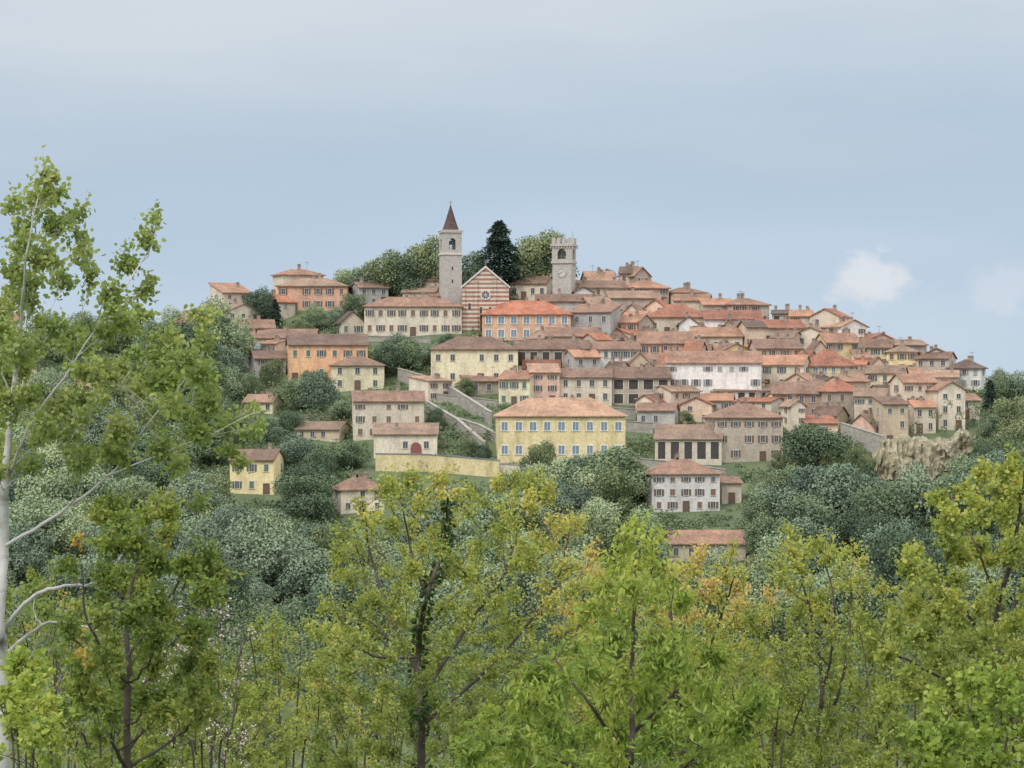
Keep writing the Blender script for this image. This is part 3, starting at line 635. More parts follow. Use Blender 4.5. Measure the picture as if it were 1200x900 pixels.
# ---------------------------------------------------------------- hillside trees
def crown_mesh(name, mat, seed, n=9500, squash=.85, nb=18, lean=0.):
    g = np.random.default_rng(seed); cs = []
    while len(cs) < nb:
        c = g.uniform(-1, 1, 3)
        if .2 < np.linalg.norm(c) < 1: cs.append(c*np.array([.74, .74, .70*squash])+np.array([lean*c[2], 0, .84*squash]))
    cs = np.array(cs); rs = g.uniform(.15, .40, nb); idx = g.choice(nb, n, p=rs**2/np.sum(rs**2))
    d = g.normal(size=(n, 3)); d[:, 2] = d[:, 2]*.9+.25; d /= np.linalg.norm(d, axis=1, keepdims=True)
    rad = rs[idx]*g.uniform(.6, 1.2, n)
    pos = cs[idx]+d*rad[:, None]*np.array([1, 1, .85]); ld = g.normal(size=(n, 3))+d*.3
    return leaf_mesh(name, pos, ld, .062, mat, TM_round, nrm=d*1.4)
trk = MB().tube([Vector((0,0,-.3)), Vector((.02,0,.2)), Vector((0,.02,.6)), Vector((.03,0,1.1))], [.06,.045,.03,.012], 7)
for i in range(6):
    a = i*1.05; trk.tube([Vector((.01,0,.35+.06*i)), Vector((.2*math.cos(a),.2*math.sin(a),.65+.06*i)), Vector((.45*math.cos(a),.45*math.sin(a),.85+.07*i))], [.025,.018,.008], 5)
ME_trunk = trk.mesh('trunk', M_barkf)
CROWN = {(k, i): crown_mesh('crown', LF_HAZED[k], 10*k+i, squash=[.85,1.05,1.25,.95,.75][i], nb=[22,30,34,40,26][i], lean=[0,.2,-.1,.1,-.2][i]) for k in range(4) for i in range(5)}
def conifer_mesh():
    n = 9000; g = rng; t = g.uniform(0, 1, n)**.9; fl = np.floor(t*8); tier = (t*8) % 1; a = g.uniform(0, 2*np.pi, n)
    off = np.sin(fl*2.7)*.08
    rr = ((1-t)**.6*.40*(1.25-.7*tier)+.01)*(1+.3*np.sin(a*2+fl*2.1)+.15*np.sin(a*5+fl)); q = np.sqrt(g.uniform(.1, 1, n))
    pos = np.stack([rr*q*np.cos(a)+off*(1-t), rr*q*np.sin(a), .05+t*1.8+g.normal(size=n)*.02-.05*rr*q*2], 1)
    return leaf_mesh('crown', pos, np.stack([np.cos(a), np.sin(a), np.full(n, -.05)], 1)+g.normal(size=(n,3))*.4, .075, M_conif, TM_leaf, nrm=np.tile([0,0,1.0],(n,1)))
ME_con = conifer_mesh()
KN = ['dark green', 'blue-green', 'olive', 'pale green']
NT = 0
def tree(px, pyb, rpx, k, i=None, label=None, group=None, Y=None, conif=False, X=None, wide=1., sink=.06):
    global NT
    NT += 1
    if X is None:
        Y = Y or locate(px, pyb); X = (px-600)*Y*K
    s = rpx*Y*K
    o = empty('conifer_tree' if conif else 'broadleaf_tree', (X, Y, gz(X, Y)-sink*s), random.uniform(0, 6.28))
    sc_ = Vector((s*wide*random.uniform(.85, 1.15), s*wide*random.uniform(.85, 1.15), s*random.uniform(.88, 1.15)))
    if conif: sc_.z = s
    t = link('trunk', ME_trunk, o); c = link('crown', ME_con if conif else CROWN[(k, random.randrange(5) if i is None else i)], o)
    t.scale = sc_; c.scale = sc_
    if conif: t.scale = (s*.7, s*.7, s*1.4)
    tag(o, label, 'tree', group); return o
TL = [(408,344,24,3,'thin pale tree at the left end of the hilltop wood'),(430,344,31,1,'blue-green tree second from the left in the hilltop wood'),(456,346,37,2,'broad olive tree filling the left of the hilltop wood'),(484,346,40,0,'tall dark tree left of the spired bell tower'),
(508,342,38,2,'olive tree directly behind the spired bell tower'),(552,340,35,1,'blue-green tree right of the spired bell tower'),(608,336,33,0,'dark tree right of the hilltop conifer'),(628,340,43,2,'large rounded olive tree left of the clock tower'),(648,338,34,0,'dark tree directly behind the clock tower'),
(708,338,16,2,'small tree on the skyline right of the clock tower'),(304,378,26,0,'dark tree left of the terracotta skyline villa'),(416,374,18,0,'dark garden tree right of the terracotta skyline villa'),(394,382,15,1,'small blue-green tree under the terracotta skyline villa'),(372,386,15,0,'dark garden tree under the terracotta villa, left one'),
(960,550,42,0,'big dark round tree in front of the brown brick building'),(716,594,50,0,'biggest dark tree below the long yellow building'),(675,591,34,1,'blue-green tree below the long yellow building, left of the biggest dark one'),(756,584,28,0,'dark tree behind the lower white villa'),
(632,572,30,2,'half bare olive tree against the long yellow building'),(920,622,47,1,'big blue-green tree right of the lower white villa'),(985,622,38,0,'dark tree right of the big blue-green one'),(1036,626,30,1,'blue-green tree below the tan cliff'),
(372,484,29,1,'blue-green tree below the vivid orange house'),(350,479,22,3,'pale tree left below the vivid orange house'),(404,492,21,3,'yellowish pale tree beside the cream gate house'),(455,440,25,0,'dark tree between the orange house and the pale yellow building'),(480,434,27,0,'dark tree right under the long grey palace'),(500,428,19,1,'blue-green tree left corner of the pale yellow building'),(466,428,21,1,'blue-green tree under the left end of the long grey palace'),
(546,466,15,2,'olive garden tree before the pale yellow building'),(290,464,18,0,'dark tree under the white modern house'),(262,458,22,1,'blue-green tree left under the white modern house'),(318,456,19,2,'olive tree right under the white modern house'),(410,550,26,0,'dark tree left of the long pale yellow wall'),(345,560,30,1,'blue-green tree right of the isolated yellow house'),(512,506,14,0,'dark garden tree right of the cream gate house'),(556,536,12,1,'blue-green garden tree at the foot of the ramp'),
(272,504,22,2,'olive tree left of the low farmhouse'),(806,502,14,2,'small olive tree above the low farm building'),(1006,562,20,2,'olive tree at the left foot of the cliff'),(1082,608,20,3,'pale bush-like tree in front of the cliff'),(1114,598,18,1,'blue-green tree in front of the right half of the cliff'),(785,357,11,2,'small tree between skyline roofs right of the clock tower'),(860,457,9,0,'small dark tree before the long white terrace'),
(1172,482,22,0,'dark tree just right of the white end house'),(1194,484,25,1,'blue-green tree at the right border of the skyline'),(1158,512,18,1,'tree under the white end house'),(235,402,20,2,'olive tree on the left ridge'),(262,398,19,0,'dark tree left of the faded pink house'),(180,408,22,1,'blue-green tree on the left ridge behind the white-barked tree'),(100,412,24,0,'dark ridge tree far left'),(60,412,22,1,'blue-green ridge tree far left'),(700,472,9,0,'small dark tree below the beige house mid town'),(1150,552,18,0,'dark tree on the outer flank of the cliff'),
(340,510,20,0,'dark tree left end of the long low barn'),(312,520,22,1,'blue-green tree between the barn and the isolated yellow house'),(250,545,26,0,'dark tree left of the isolated yellow house')]
for px, yb, rp, k, lab in TL: tree(px, yb, rp*.98, k, label=lab, sink=.16 if yb < 352 else .06)
tree(585, 347, 47, 0, label='dark pointed conifer in the middle of the hilltop wood', conif=True, wide=1.35, sink=.02)
tree(322, 387, 20, 0, label='small dark conifer near the terracotta skyline villa', conif=True, wide=1.3)
tree(1160, 482, 20, 0, label='small dark conifer right of the white end house', conif=True, wide=1.3)
BOT = [(-300,402),(200,404),(250,424),(300,434),(335,450),(352,480),(400,515),(434,556),(440,578),(590,580),(600,584),(700,590),(755,606),(870,606),(890,590),(1000,594),(1020,620),(1040,628),(1110,622),(1142,596),(1160,540),(1175,488),(1500,490)]
ZN = [('wooded left slope below the town', -999, 420), ('wood in the middle beneath the town', 420, 860), ('wood on the right below the cliff', 860, 9999)]
random.seed(5); hol = [(267,323,520,590),(761,847,535,612),(783,874,620,668),(398,452,555,610),(345,400,490,520),(94,121,428,468),(-5,32,424,462),(284,321,462,486),(440,588,530,572)]
wood = []; cand_t = []
Y = 410
while Y < 700:
    st_ = 10.2; X = -150+random.uniform(0, 6)
    while X < 150:
        x = X+random.uniform(-4, 4); y = Y+random.uniform(-4, 4); px = 600+x/(y*K); z = gz(x, y); py = 450-z/(y*K)
        rad = random.uniform(5.0, 8.6) if random.random() > .25 else random.uniform(3, 5); rp = rad/(y*K)
        ok = -150 < px < 1350 and py > lerp_tab(BOT, px)+4 and y < lerp_tab(YR, px)+2
        if ok:
            for a, b_, c, d in hol:
                while rad > 2.2 and a-rp*.7 < px < b_+rp*.7 and c < py < d+rp*1.6: rad -= .7; rp = rad/(y*K)
                if rad <= 2.2: ok = False; break
        if ok: cand_t.append((px, py, rp, x, y, rad))
        X += st_
    Y += st_
cand_t.sort(key=lambda c: (not (-20 < c[0] < 1220), c[1] > 760, -c[2]))
for px, py, rp, x, y, rad in cand_t:
    if -20 < px < 1220 and NT < 262:
        nz_ = math.sin(x*.05+1)+math.sin(y*.04+x*.02)+random.uniform(-1.6, 1.6)
        k = 0 if nz_ < -1.2 else 1 if nz_ < .1 else 2 if nz_ < .9 else 3
        zn = next(n for n, a, b_ in ZN if a <= px < b_)
        tree(px, py, rp, k, label=f'{KN[k]} tree within the {zn}', group=f'{KN[k]} trees of the {zn}', Y=y, X=x)
    else: wood.append((x, y, rad))
# garden trees between the houses
random.seed(33); gt = 0
for _ in range(4000):
    if NT >= 303 or gt > 60: break
    px = random.uniform(235, 1135); py = random.uniform(345, 570); rp = random.uniform(6, 17)
    if py < lerp_tab(RIDGE, px)+8 or py > lerp_tab(BOT, px)+6: continue
    if px > 1030 and py > 505: continue
    rc = (px-rp, px+rp, py-1.8*rp, py); ok = True
    for q in HOUSES:
        ov_ = rect_ov(rc, (q['x0'], q['x1'], q['t'], q['b']))
        if q['b'] < py and ov_ > .15*(q['x1']-q['x0'])*(q['b']-q['t']): ok = False
        if q['x0']-rp*.5 < px < q['x1']+rp*.5 and q['b']-14 < py < q['b']+4: ok = False
    for pts in CW:
        if pts[0][0]-rp < px < pts[-1][0]+rp and min(p[1] for p in pts)-6 < py < max(p[1] for p in pts)+rp*1.4: ok = False
    if ok:
        k = random.choice((0,0,1,2,2,3)); side = 'left' if px < 560 else 'middle' if px < 850 else 'right'
        tree(px, py, rp, k, label=f'small {KN[k]} garden tree among the houses in the {side} part of town', group=f'small {KN[k]} garden trees, {side} part of town'); gt += 1
# undergrowth, hedges and the rest of the wood
random.seed(9); pp = []; dd = []; g = rng
def clump(x, y, r_, n, zoff=0, sq=1.):
    z = gz(x, y)+zoff; d = g.normal(size=(n, 3)); d[:, 2] = np.abs(d[:, 2])-(.4 if zoff else 0); d /= np.linalg.norm(d, axis=1, keepdims=True)
    pp.append(np.array([x, y, z])+d*r_*np.array([1, 1, sq])*g.uniform(.55, 1.12, (n, 1))); dd.append(d)
for _ in range(11000):
    y = random.uniform(400, 742); x = random.uniform(-140, 140); px = 600+x/(y*K)
    if y > lerp_tab(YR, px)+4: continue
    py = 450-gz(x, y)/(y*K); r_ = random.uniform(.4, 1.2)
    if random.random() < .45 and py > 380: r_ = random.uniform(1.2, 3.0)
    zz = 0
    if 1020 < px < 1152 and 508 < py < 575:
        if random.random() < .35: continue
        r_ = random.uniform(.6, 1.5); zz = random.choice((0, 1, 3, 5, 7))*(572-py)/60
    rp = r_/(y*K); bad = False
    for q in HOUSES:
        if q['x0']-rp*.3 < px < q['x1']+rp*.3 and q['b']-20 < py < q['b']+rp*.8: bad = True; break
    for pts in CW:
        if pts[0][0]-rp < px < pts[-1][0]+rp:
            wy = lerp_tab(sorted(pts), px)
            if wy-2 < py < wy+rp*1.1: bad = True; break
    if bad: continue
    clump(x, y, r_, int(22+r_*r_*18), zz)
for x, y, r_ in wood:
    for _ in range(4): clump(x+random.uniform(-.5,.5)*r_, y+random.uniform(-.5,.5)*r_, r_*.6, 170, r_*random.uniform(.5,1.1), .9)
pp = np.concatenate(pp); dd = np.concatenate(dd)
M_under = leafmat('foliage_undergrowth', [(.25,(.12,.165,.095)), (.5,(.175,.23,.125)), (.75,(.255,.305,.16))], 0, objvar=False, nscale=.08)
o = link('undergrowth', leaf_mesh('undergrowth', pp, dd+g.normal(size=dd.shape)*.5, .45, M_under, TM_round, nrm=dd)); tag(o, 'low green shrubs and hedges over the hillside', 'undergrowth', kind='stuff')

# ---------------------------------------------------------------- foreground trees
def smooth(pts, n=6):
    out = []; p = [pts[0]]+list(pts)+[pts[-1]]
    for i in range(1, len(p)-2):
        for j in range(n):
            t = j/n; a, b, c, d = p[i-1], p[i], p[i+1], p[i+2]
            out.append(.5*((2*b)+(c-a)*t+(2*a-5*b+4*c-d)*t*t+(3*b-a-3*c+d)*t**3))
    out.append(pts[-1]); return out
def bez(a, c, b, n):
    return [a*(1-t)**2+c*(2*t*(1-t))+b*t*t for t in (i/n for i in range(n+1))]
def rv(s): return Vector((random.gauss(0, s), random.gauss(0, s), random.gauss(0, s)))
def fgtree(name, label, Y, stems, clusters, leaf, bark, twigs=12, lpt=10, lsz=10, tm=TM_leaf, droop=.3, dj=1.5, seed=1, limbr=1.6, cat='tree', up=.5, ivy=False, bare=0.0, twr=.45, sf=.62, scat=.4):
    random.seed(seed); s = Y*K; br = MB(); cand = []
    base = P(stems[0][0][0], stems[0][0][1], Y); base.z = gz(base.x, Y)-.2; root = empty(name, base)
    for si, stm in enumerate(stems):
        ground = stm[0][2] > 0
        pts = []; rad = []
        for i, (px, py, r_) in enumerate(stm):
            q = P(px, py, Y); q.y += random.uniform(-.25, .25)*dj if i else 0
            pts.append(q); rad.append(abs(r_)*s*sf)
        if ground and pts[0].z > base.z:
            b0 = pts[0].copy(); b0.z = base.z; b0.x = b0.x*.5+base.x*.5; pts.insert(0, b0); rad.insert(0, rad[0]*1.35)
        sp = smooth(pts, 6); sr = [rad[min(len(rad)-1, i//6)]*(1-(i % 6)/6)+rad[min(len(rad)-1, i//6+1)]*((i % 6)/6) for i in range(len(sp))]
        sp = [sp[0]]+[q+rv(.6*s) for q in sp[1:]]
        br.tube([q-base for q in sp], sr, 8)
        cand += [(q, r_) for q, r_ in zip(sp, sr)]
    stemc = list(cand); LP, LD, TT = [], [], []
    def key(c): 
        T = P(c[0], c[1], Y); return min((T-q).length for q, _ in stemc)
    for c in sorted(clusters, key=key):
        px, py, rx, ry = c[:4]; tn = c[4] if len(c) > 4 else .45
        T = P(px, py, Y+random.uniform(-dj, dj)); best = None
        for q, r_ in cand:
            v = T-q; hd = math.hypot(v.x, v.y*.5); cost = v.length+2.2*max(0, hd*.8-v.z)+random.uniform(0, .12)
            if best is None or cost < best[0]: best = (cost, q, r_)
        _, A, ra = best; ln = (T-A).length
        mid = (A+T)/2+Vector((0, 0, -.06*ln))+rv(.06*ln)
        lp = bez(A, mid, T, 6); lp = [lp[0]]+[q+rv(.012*ln+.3*s) for q in lp[1:]]
        r0_ = min(ra*.75, limbr*s*(.4+ln/(120*s))); lr = [r0_*(1-i/6)+.35*s*(i/6) for i in range(7)]
        br.tube([q-base for q in lp], lr, 6); cand += list(zip(lp[1:], lr[1:]))
        rxw, ryw = rx*s, ry*s
        for i in range(max(3, int(twigs*(rx*ry/520)))):
            A2 = lp[random.choice((3, 4, 5, 6, 6))]
            d = rv(1).normalized()*random.uniform(.3, 1.15); E = T+Vector((d.x*rxw, d.y*rxw, d.z*ryw+up*ryw*.4))
            M2 = (A2+E)/2+rv(.08*(E-A2).length)-Vector((0, 0, .05*(E-A2).length)); tp = bez(A2, M2, E, 4)
            br.tube([q-base for q in tp], [twr*s, twr*.8*s, twr*.7*s, twr*.5*s, twr*.25*s], 3)
            if random.random() < bare: continue
            tj = tn+random.uniform(-.13, .13)
            for j in range(lpt):
                t = random.uniform(.2, 1.03); k = min(3, int(t*4)); f = t*4-k; q = tp[k]*(1-f)+tp[k+1]*f
                LP.append(q+rv(lsz*s*scat)-base); dd_ = (tp[k+1]-tp[k]).normalized()*.5+rv(.75)+Vector((0, 0, -droop)); LD.append(dd_); TT.append(tj)
    br.build('trunk', bark, root, smooth=True)
    me = leaf_mesh('crown', np.array([tuple(q) for q in LP]), np.array([tuple(q) for q in LD]), lsz*s, leaf, tm, tint=TT); link('crown', me, root)
    if ivy:
        ip, idr = [], []
        for q, r_ in stemc[:int(len(stemc)*.3)]:
            for _ in range(26):
                d = rv(1); d.z *= .4; d.normalize(); ip.append(tuple(q+d*(r_+random.uniform(1, 6)*s)+Vector((0, 0, random.uniform(-4, 4)*s))-base)); idr.append(tuple(d+Vector((0, 0, -.6))))
        link('ivy', leaf_mesh('ivy', ip, np.array(idr), 6*s, M_ivy, TM_round), root)
    tag(root, label, cat); return root
def fill(top, ybot, step, r, tint=None, skip=.15, x0=None, x1=None):
    out = []; x = top[0][0] if x0 is None else x0; xe = top[-1][0] if x1 is None else x1
    while x <= xe:
        y = lerp_tab(top, x)+r*.9
        while y < (ybot(x) if callable(ybot) else ybot):
            if random.random() > skip:
                px, py = x+random.uniform(-.45, .45)*step, y+random.uniform(-.4, .4)*step
                rr = r*random.uniform(.7, 1.3); tn = .45 if tint is None else tint(px, py); out.append((px, max(py, lerp_tab(top, px)+rr*.6), rr, rr*.9, tn))
            y += step
        x += step
    return out
cl = [(55,205,18,22),(45,235,25,22),(65,260,22,22),(30,262,22,22),(50,300,28,25),(97,300,16,20),(18,320,20,25),(88,268,13,18),(97,245,12,16),(180,252,9,16),(172,282,14,20),(150,308,20,22),(175,335,14,22),(132,345,22,22),(165,370,20,18),
(205,402,17,18),(238,374,18,14),(240,402,16,18),(226,440,20,20),(247,470,18,20),(230,502,20,18),(265,500,15,16),(296,480,16,12),(300,502,13,15),(270,530,15,14),(287,545,11,12),
(212,545,18,16),(190,585,20,16),(230,590,14,12),(75,325,18,18),(110,325,14,16),(35,330,20,18),(25,285,18,18),(10,240,14,18),(70,225,12,16)]
random.seed(2)
cl = [c+(.46+random.uniform(-.12,.15),) for c in cl]+fill([(-10,345),(60,335),(130,350),(200,390),(245,420)], lambda x: 570-x*.12, 27, 19, lambda x, y: .46+random.uniform(-.14,.15), .15)
cl += fill([(30,600),(60,600),(110,610)], 760, 34, 16, lambda x, y: .4+random.uniform(-.1,.12), .55)
fgtree('poplar_tree', 'tall white-barked tree with loose bright leaf clusters at the left border', 20,
 [[(3,830,11),(2,740,10.5),(4,640,9.5),(8,560,7.5),(12,480,5.5),(22,400,3.6),(36,310,2.2),(55,215,.8)],
  [(9,560,-3.2),(40,500,-2.6),(85,430,-2.1),(138,350,-1.5),(172,290,-1),(181,245,-.6)],
  [(3,738,-4.8),(40,700,-4),(75,685,-3.2),(108,684,-2.4),(150,640,-1.6),(190,585,-.9)],
  [(5,640,-3.6),(60,608,-3),(120,560,-2.1),(180,490,-1.5),(225,430,-1),(240,370,-.6)],
  [(120,560,-1.6),(190,530,-1.3),(250,508,-.9),(305,480,-.6)],
  [(3,770,-3.8),(45,735,-2.6),(90,728,-1.7),(140,745,-.9)],
  [(14,470,-2.2),(0,420,-1.6),(-20,360,-1)]],
 cl, LT['poplar'], M_white, twigs=24, lpt=13, lsz=6.8, tm=TM_round, droop=.45, dj=1.0, seed=3, limbr=.9, sf=.64, twr=.26, scat=.6)
random.seed(4)
oc = fill([(88,650),(110,590),(150,570),(200,580),(235,600),(250,650),(262,680)], 830, 26, 19, lambda x, y: random.choice([.32,.42,.5,.6]), .1)
fgtree('oak_tree', 'dark green small oak in front of the white-barked tree', 17,
 [[(148,900,7),(150,800,6),(146,720,4),(165,640,2.6),(180,590,1.2)],[(148,800,-3.6),(110,730,-2.5),(100,660,-1.4)],[(150,770,-3.6),(200,700,-2.4),(235,640,-1.4)]],
 oc+[(92,631,4,3,.92),(97,768,4,3,.92),(130,835,22,16,.35),(200,815,30,14,.35),(230,770,22,16,.35)], LT['oak'], M_bark, twigs=28, lpt=14, lsz=7.8, tm=TM_leaf, droop=.2, dj=.9, seed=5, scat=.5)
random.seed(6)
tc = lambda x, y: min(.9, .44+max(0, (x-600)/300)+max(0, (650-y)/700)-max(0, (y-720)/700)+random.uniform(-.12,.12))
fgtree('broad_autumn_tree', 'broad yellow-green autumn tree with ivy-clad trunk at centre left', 32,
 [[(494,900,8),(493,830,7),(488,770,6.5),(500,700,4.5),(520,640,3.3),(525,580,1.5)],[(490,790,-5),(455,720,-3.5),(430,650,-2.4),(425,590,-1.2)],[(493,820,-5),(545,740,-3.5),(590,670,-2.6),(615,600,-1.3)],[(495,850,-4),(590,770,-3),(650,690,-2),(670,620,-1)],[(500,700,-3),(480,640,-2),(470,580,-1)],[(488,770,-3),(430,760,-2),(395,700,-1.2)]],
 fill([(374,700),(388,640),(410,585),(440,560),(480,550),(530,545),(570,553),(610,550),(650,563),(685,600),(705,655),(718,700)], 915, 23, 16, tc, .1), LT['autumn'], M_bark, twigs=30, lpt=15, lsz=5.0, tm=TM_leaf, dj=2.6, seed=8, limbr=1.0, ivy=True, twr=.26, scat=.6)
random.seed(11)
fgtree('peach_tinted_tree', 'rounded tree with faint peach and yellow tips right of the centre', 34,
 [[(800,900,6),(795,820,5),(790,740,3.5),(780,660,1.5)],[(795,840,-3.5),(840,740,-2.5),(860,665,-1.2)],[(797,830,-3),(745,740,-2),(720,670,-1)]],
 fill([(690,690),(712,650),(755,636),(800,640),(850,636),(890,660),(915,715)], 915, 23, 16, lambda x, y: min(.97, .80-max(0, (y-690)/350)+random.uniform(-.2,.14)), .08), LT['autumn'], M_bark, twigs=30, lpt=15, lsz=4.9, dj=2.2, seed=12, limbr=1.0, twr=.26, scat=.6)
random.seed(13)
fgtree('cherry_tree', 'bright green tree with long drooping leaves at the bottom centre', 22,
 [[(735,960,7),(738,880,6),(742,790,5),(745,700,3),(748,625,1.2)],[(738,890,-4),(690,820,-3),(650,770,-1.5)],[(740,860,-4),(800,800,-3),(845,760,-1.5)],[(736,930,-4),(640,880,-3),(575,850,-1.6)],[(736,930,-4),(820,890,-3),(900,860,-1.6)]],
 [(745,612,14,12,.7),(732,632,18,16,.66),(760,634,18,16,.66),(720,656,20,18,.62),(748,658,20,18,.62),(775,660,20,18,.6),(710,685,22,20,.58),(740,685,24,20,.58),(772,690,24,20,.55),(800,700,20,18,.5),(695,712,22,20,.55),(725,715,24,20,.5)]+fill([(555,845),(600,798),(650,755),(700,725),(760,712),(810,735),(850,765),(905,820)], 935, 27, 21, lambda x, y: random.uniform(.2,.6), .08), LT['cherry'], M_bark, twigs=16, lpt=12, lsz=11.5, tm=TM_long, droop=1.0, dj=1.5, seed=14, limbr=1.3, scat=.5)
random.seed(15)
fgtree('slender_stemmed_tree', 'yellow-green tree with many slender dark stems, between peach tree and right border', 33,
 [[(960,900,5),(962,820,4),(955,740,3),(935,660,1.3)],[(958,880,-4),(985,780,-3),(1000,690,-2),(1005,645,-1)],[(955,900,-3.5),(925,800,-2.5),(905,720,-1.4)],[(962,830,-3),(975,720,-2),(965,650,-1)],[(966,900,-3),(1020,800,-2),(1035,710,-1)]],
 fill([(878,655),(893,625),(925,612),(960,618),(1000,625),(1032,648),(1048,700),(1054,740)], 915, 23, 16, lambda x, y: .52-max(0, (y-700)/700)+random.uniform(-.1,.1), .13), LT['autumn'], M_bark, twigs=29, lpt=14, lsz=5.0, dj=2.2, seed=16, limbr=.9, twr=.26, scat=.6)
random.seed(17)
fgtree('right_border_tree', 'large layered yellow-green tree at the right border', 27,
 [[(1190,930,9),(1180,840,8),(1170,740,6),(1185,640,4),(1195,540,1.6)],[(1175,780,-4.5),(1120,700,-3),(1085,640,-1.5)],[(1180,840,-4),(1110,800,-3),(1055,770,-1.5)],[(1172,740,-3.5),(1230,640,-2.4),(1240,560,-1.2)],[(1172,720,-3),(1140,640,-2),(1120,580,-1)]],
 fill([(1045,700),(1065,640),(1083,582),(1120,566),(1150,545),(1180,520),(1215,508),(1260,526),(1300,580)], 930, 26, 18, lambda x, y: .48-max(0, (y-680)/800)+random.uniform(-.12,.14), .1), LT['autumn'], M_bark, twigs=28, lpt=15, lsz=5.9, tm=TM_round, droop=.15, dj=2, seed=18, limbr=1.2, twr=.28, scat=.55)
def bush(x0, x1, ytop, Y, label, leaf, lsz, tint, seed, name='bush', bare=0., twigs=21, skip=.1, tm=TM_leaf, bark=M_bark, lpt=12):
    random.seed(seed); cx = (x0+x1)/2; st = []
    for i in range(4):
        u = x0+(x1-x0)*(i+.5)/4; st.append([(cx+(u-cx)*.3, 930, 2.2), (cx+(u-cx)*.7, 860, 1.7), (u, ytop+35, 1.0)])
    st[0], st[2] = st[2], st[0]
    top = [(x0, ytop+45), (x0+(x1-x0)*.2, ytop+12), (cx, ytop), (x1-(x1-x0)*.2, ytop+15), (x1, ytop+55)]
    fgtree(name, label, Y, st, fill(top, 915, 24, 18, lambda x, y: tint+random.uniform(-.12,.12), skip), leaf, bark, twigs=twigs, lpt=lpt, lsz=lsz, dj=1.5, seed=seed, limbr=.8, cat='bush', bare=bare, twr=.25, tm=tm, scat=.5)
bush(280,398,712,38,'upright pale green bush between the oak and the broad autumn tree',LT['autumn'],4.9,.38,31)
bush(-20,75,760,16,'yellow-green bush in the bottom left corner',LT['cherry'],8.4,.55,32,tm=TM_round)
bush(50,200,795,24,'dark green bush under the small oak',LT['oak'],7.2,.45,33)
bush(185,300,690,26,'thin nearly bare shrub with pinkish seed heads left of centre',flat('seed_heads',(.50,.43,.40)),4,.4,34,bare=.35,twigs=18,skip=.3,lpt=6)
bush(165,345,785,30,'green bush at the foot of the thin bare shrub',LT['autumn'],5.8,.34,35)
bush(355,470,725,40,'yellowish bush behind the broad autumn tree',LT['autumn'],4.8,.58,36,skip=.15)
bush(545,700,780,37,'green bush between the broad autumn tree and the drooping-leaved tree',LT['autumn'],5.2,.33,37)
bush(840,960,770,30,'green bush left of the slender-stemmed tree',LT['autumn'],5.6,.33,38)
bush(995,1120,700,31,'green bush left of the right border tree',LT['autumn'],5.6,.35,39)
bush(1080,1230,780,20,'leafy bush in the bottom right corner',LT['cherry'],8.2,.38,40,tm=TM_round)
bush(20,130,690,27,'brown twiggy shrub under the white-barked tree',LT['oak'],6,.7,41,bare=.7,twigs=18,skip=.3)
bush(-15,120,650,34,'pale bush behind the white-barked trunk',LT['autumn'],5.2,.28,42,skip=.2,twigs=18)
for i, (a, b_, yt, lab) in enumerate([(120,250,735,'soft green thicket behind the small oak'),(235,350,765,'soft green thicket behind the bare shrub'),(380,520,800,'low green thicket at the foot of the broad autumn tree'),(480,620,760,'green thicket right behind the ivy-clad trunk'),(640,800,770,'green thicket behind the drooping-leaved tree'),(780,930,740,'green thicket beneath the peach-tipped tree'),(920,1060,745,'green thicket behind the slender stems'),(1060,1220,700,'green thicket behind the right border tree')]):
    bush(a, b_, yt, 46, lab, LT['autumn'], 4.8, .15+.05*(i % 3), 60+i, twigs=20, skip=.08)

# ---------------------------------------------------------------- light, sky, camera
w = bpy.data.worlds.new('World'); sc.world = w; w.use_nodes = True; nt = w.node_tree
bg = nt.nodes['Background']; sky = N(nt, 'ShaderNodeTexSky', sky_type='NISHITA'); sky.sun_disc = False
SE, SA = R(48), R(215); sky.sun_elevation = SE; sky.sun_rotation = SA
tc_ = N(nt, 'ShaderNodeTexCoord'); D = tc_.outputs['Generated']; sx = N(nt, 'ShaderNodeSeparateXYZ'); L(nt, D, sx.inputs[0])
def wmap(scale, loc=(0, 0, 0)):
    m = N(nt, 'ShaderNodeMapping'); m.inputs['Scale'].default_value = scale; m.inputs['Location'].default_value = loc; L(nt, D, m.inputs[0]); return m.outputs[0]
n1 = noise(nt, 1.0, 6, wmap((5, 5, 26), (1.3, .4, .2)), .55); n2 = noise(nt, 1.0, 3, wmap((3.2, 3.2, 14), (.3, 4, 1)))
el = mathn(nt, 'ADD', sx.outputs[2], mathn(nt, 'MULTIPLY', mathn(nt, 'SUBTRACT', n1, .5), .07)); el = mathn(nt, 'ADD', el, mathn(nt, 'MULTIPLY', mathn(nt, 'SUBTRACT', n2, .5), .08))
rp = ramp(nt, [(0, (.58,.69,.80)), (.12, (.53,.645,.78)), (.20, (.485,.605,.745)), (.29, (.47,.58,.715)), (.36, (.515,.61,.725)), (.44, (.57,.655,.745)), (.52, (.63,.70,.77)), (.6, (.66,.725,.785)), (.75, (.84,.87,.9)), (1, (1,1,1))])
L(nt, mathn(nt, 'MULTIPLY', el, 4.0), rp.inputs[0]); col = rp.outputs[0]
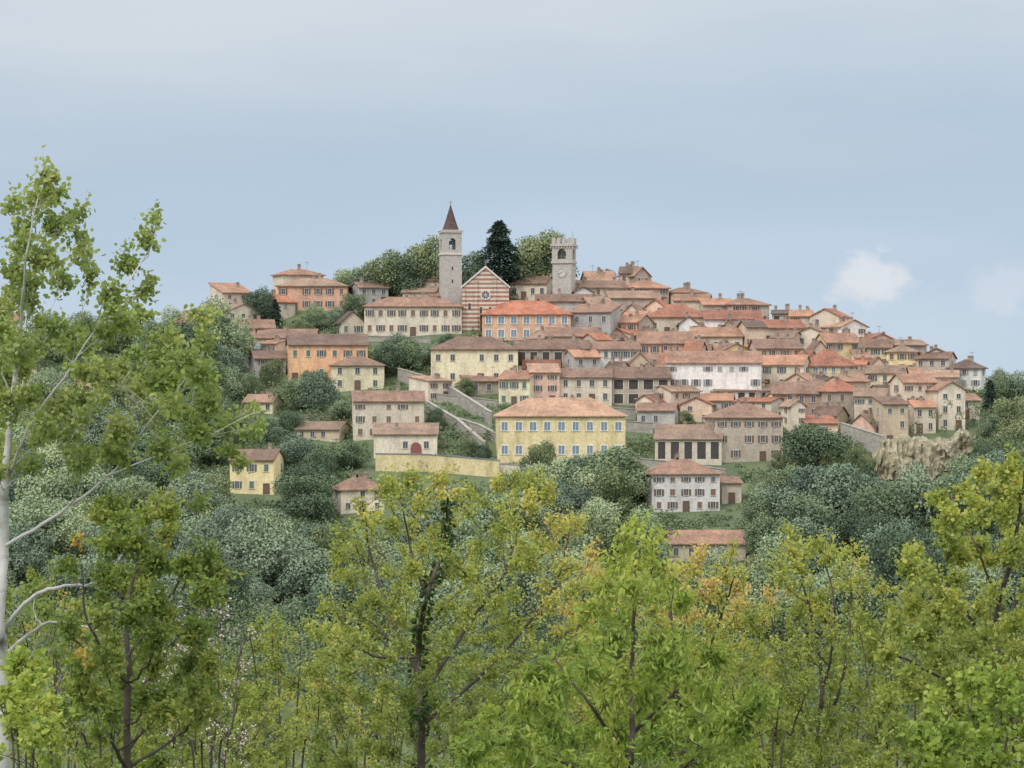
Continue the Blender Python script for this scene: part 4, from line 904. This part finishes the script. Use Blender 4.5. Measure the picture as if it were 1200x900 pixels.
for px, py, rx, rz, st_ in ((1024,326,.0125,.0100,.85), (1004,338,.0115,.007,.6), (1180,338,.018,.009,.35)):
    c = P(px, py, 1).normalized(); vs = N(nt, 'ShaderNodeVectorMath', operation='SUBTRACT'); L(nt, D, vs.inputs[0]); vs.inputs[1].default_value = c
    vm = N(nt, 'ShaderNodeVectorMath', operation='MULTIPLY'); L(nt, vs.outputs[0], vm.inputs[0]); vm.inputs[1].default_value = (1/rx, 1/rx, 1/rz)
    vl = N(nt, 'ShaderNodeVectorMath', operation='LENGTH'); L(nt, vm.outputs[0], vl.inputs[0])
    nn = noise(nt, 1.0, 5, wmap((90, 90, 130), (px*.1, 0, 0)), .6)
    d = mathn(nt, 'ADD', vl.outputs['Value'], mathn(nt, 'MULTIPLY', mathn(nt, 'SUBTRACT', nn, .5), 2.2))
    mr = N(nt, 'ShaderNodeMapRange', interpolation_type='SMOOTHSTEP'); L(nt, d, mr.inputs[0]); mr.inputs[1].default_value = 1.15; mr.inputs[2].default_value = .35; mr.inputs[3].default_value = 0; mr.inputs[4].default_value = st_
    col = mixc(nt, mr.outputs[0], col, (.76,.79,.84))
skm = mixc(nt, 1.0, sky.outputs[0], (.1, .1, .1), 'MULTIPLY')
col = mixc(nt, .95, skm, col)
gain = N(nt, 'ShaderNodeMapRange'); L(nt, sx.outputs[2], gain.inputs[0]); gain.inputs[1].default_value = .18; gain.inputs[2].default_value = .6; gain.inputs[3].default_value = 1.0; gain.inputs[4].default_value = 1.65
L(nt, col, bg.inputs[0]); L(nt, gain.outputs[0], bg.inputs[1])
sun = bpy.data.lights.new('sun', 'SUN'); sun.energy = 1.45; sun.angle = R(22); sun.color = (1, .97, .92)
so = bpy.data.objects.new('sun', sun); COL.objects.link(so)
dv = Vector((math.sin(SA)*math.cos(SE), math.cos(SA)*math.cos(SE), math.sin(SE))); so.rotation_euler = dv.to_track_quat('Z', 'Y').to_euler()
cam = bpy.data.cameras.new('camera'); cam.sensor_width = 36; cam.lens = 18/math.tan(R(10)); cam.clip_end = 20000; cam.clip_start = .1
co = bpy.data.objects.new('camera', cam); COL.objects.link(co); co.rotation_euler = (R(90), 0, 0); sc.camera = co
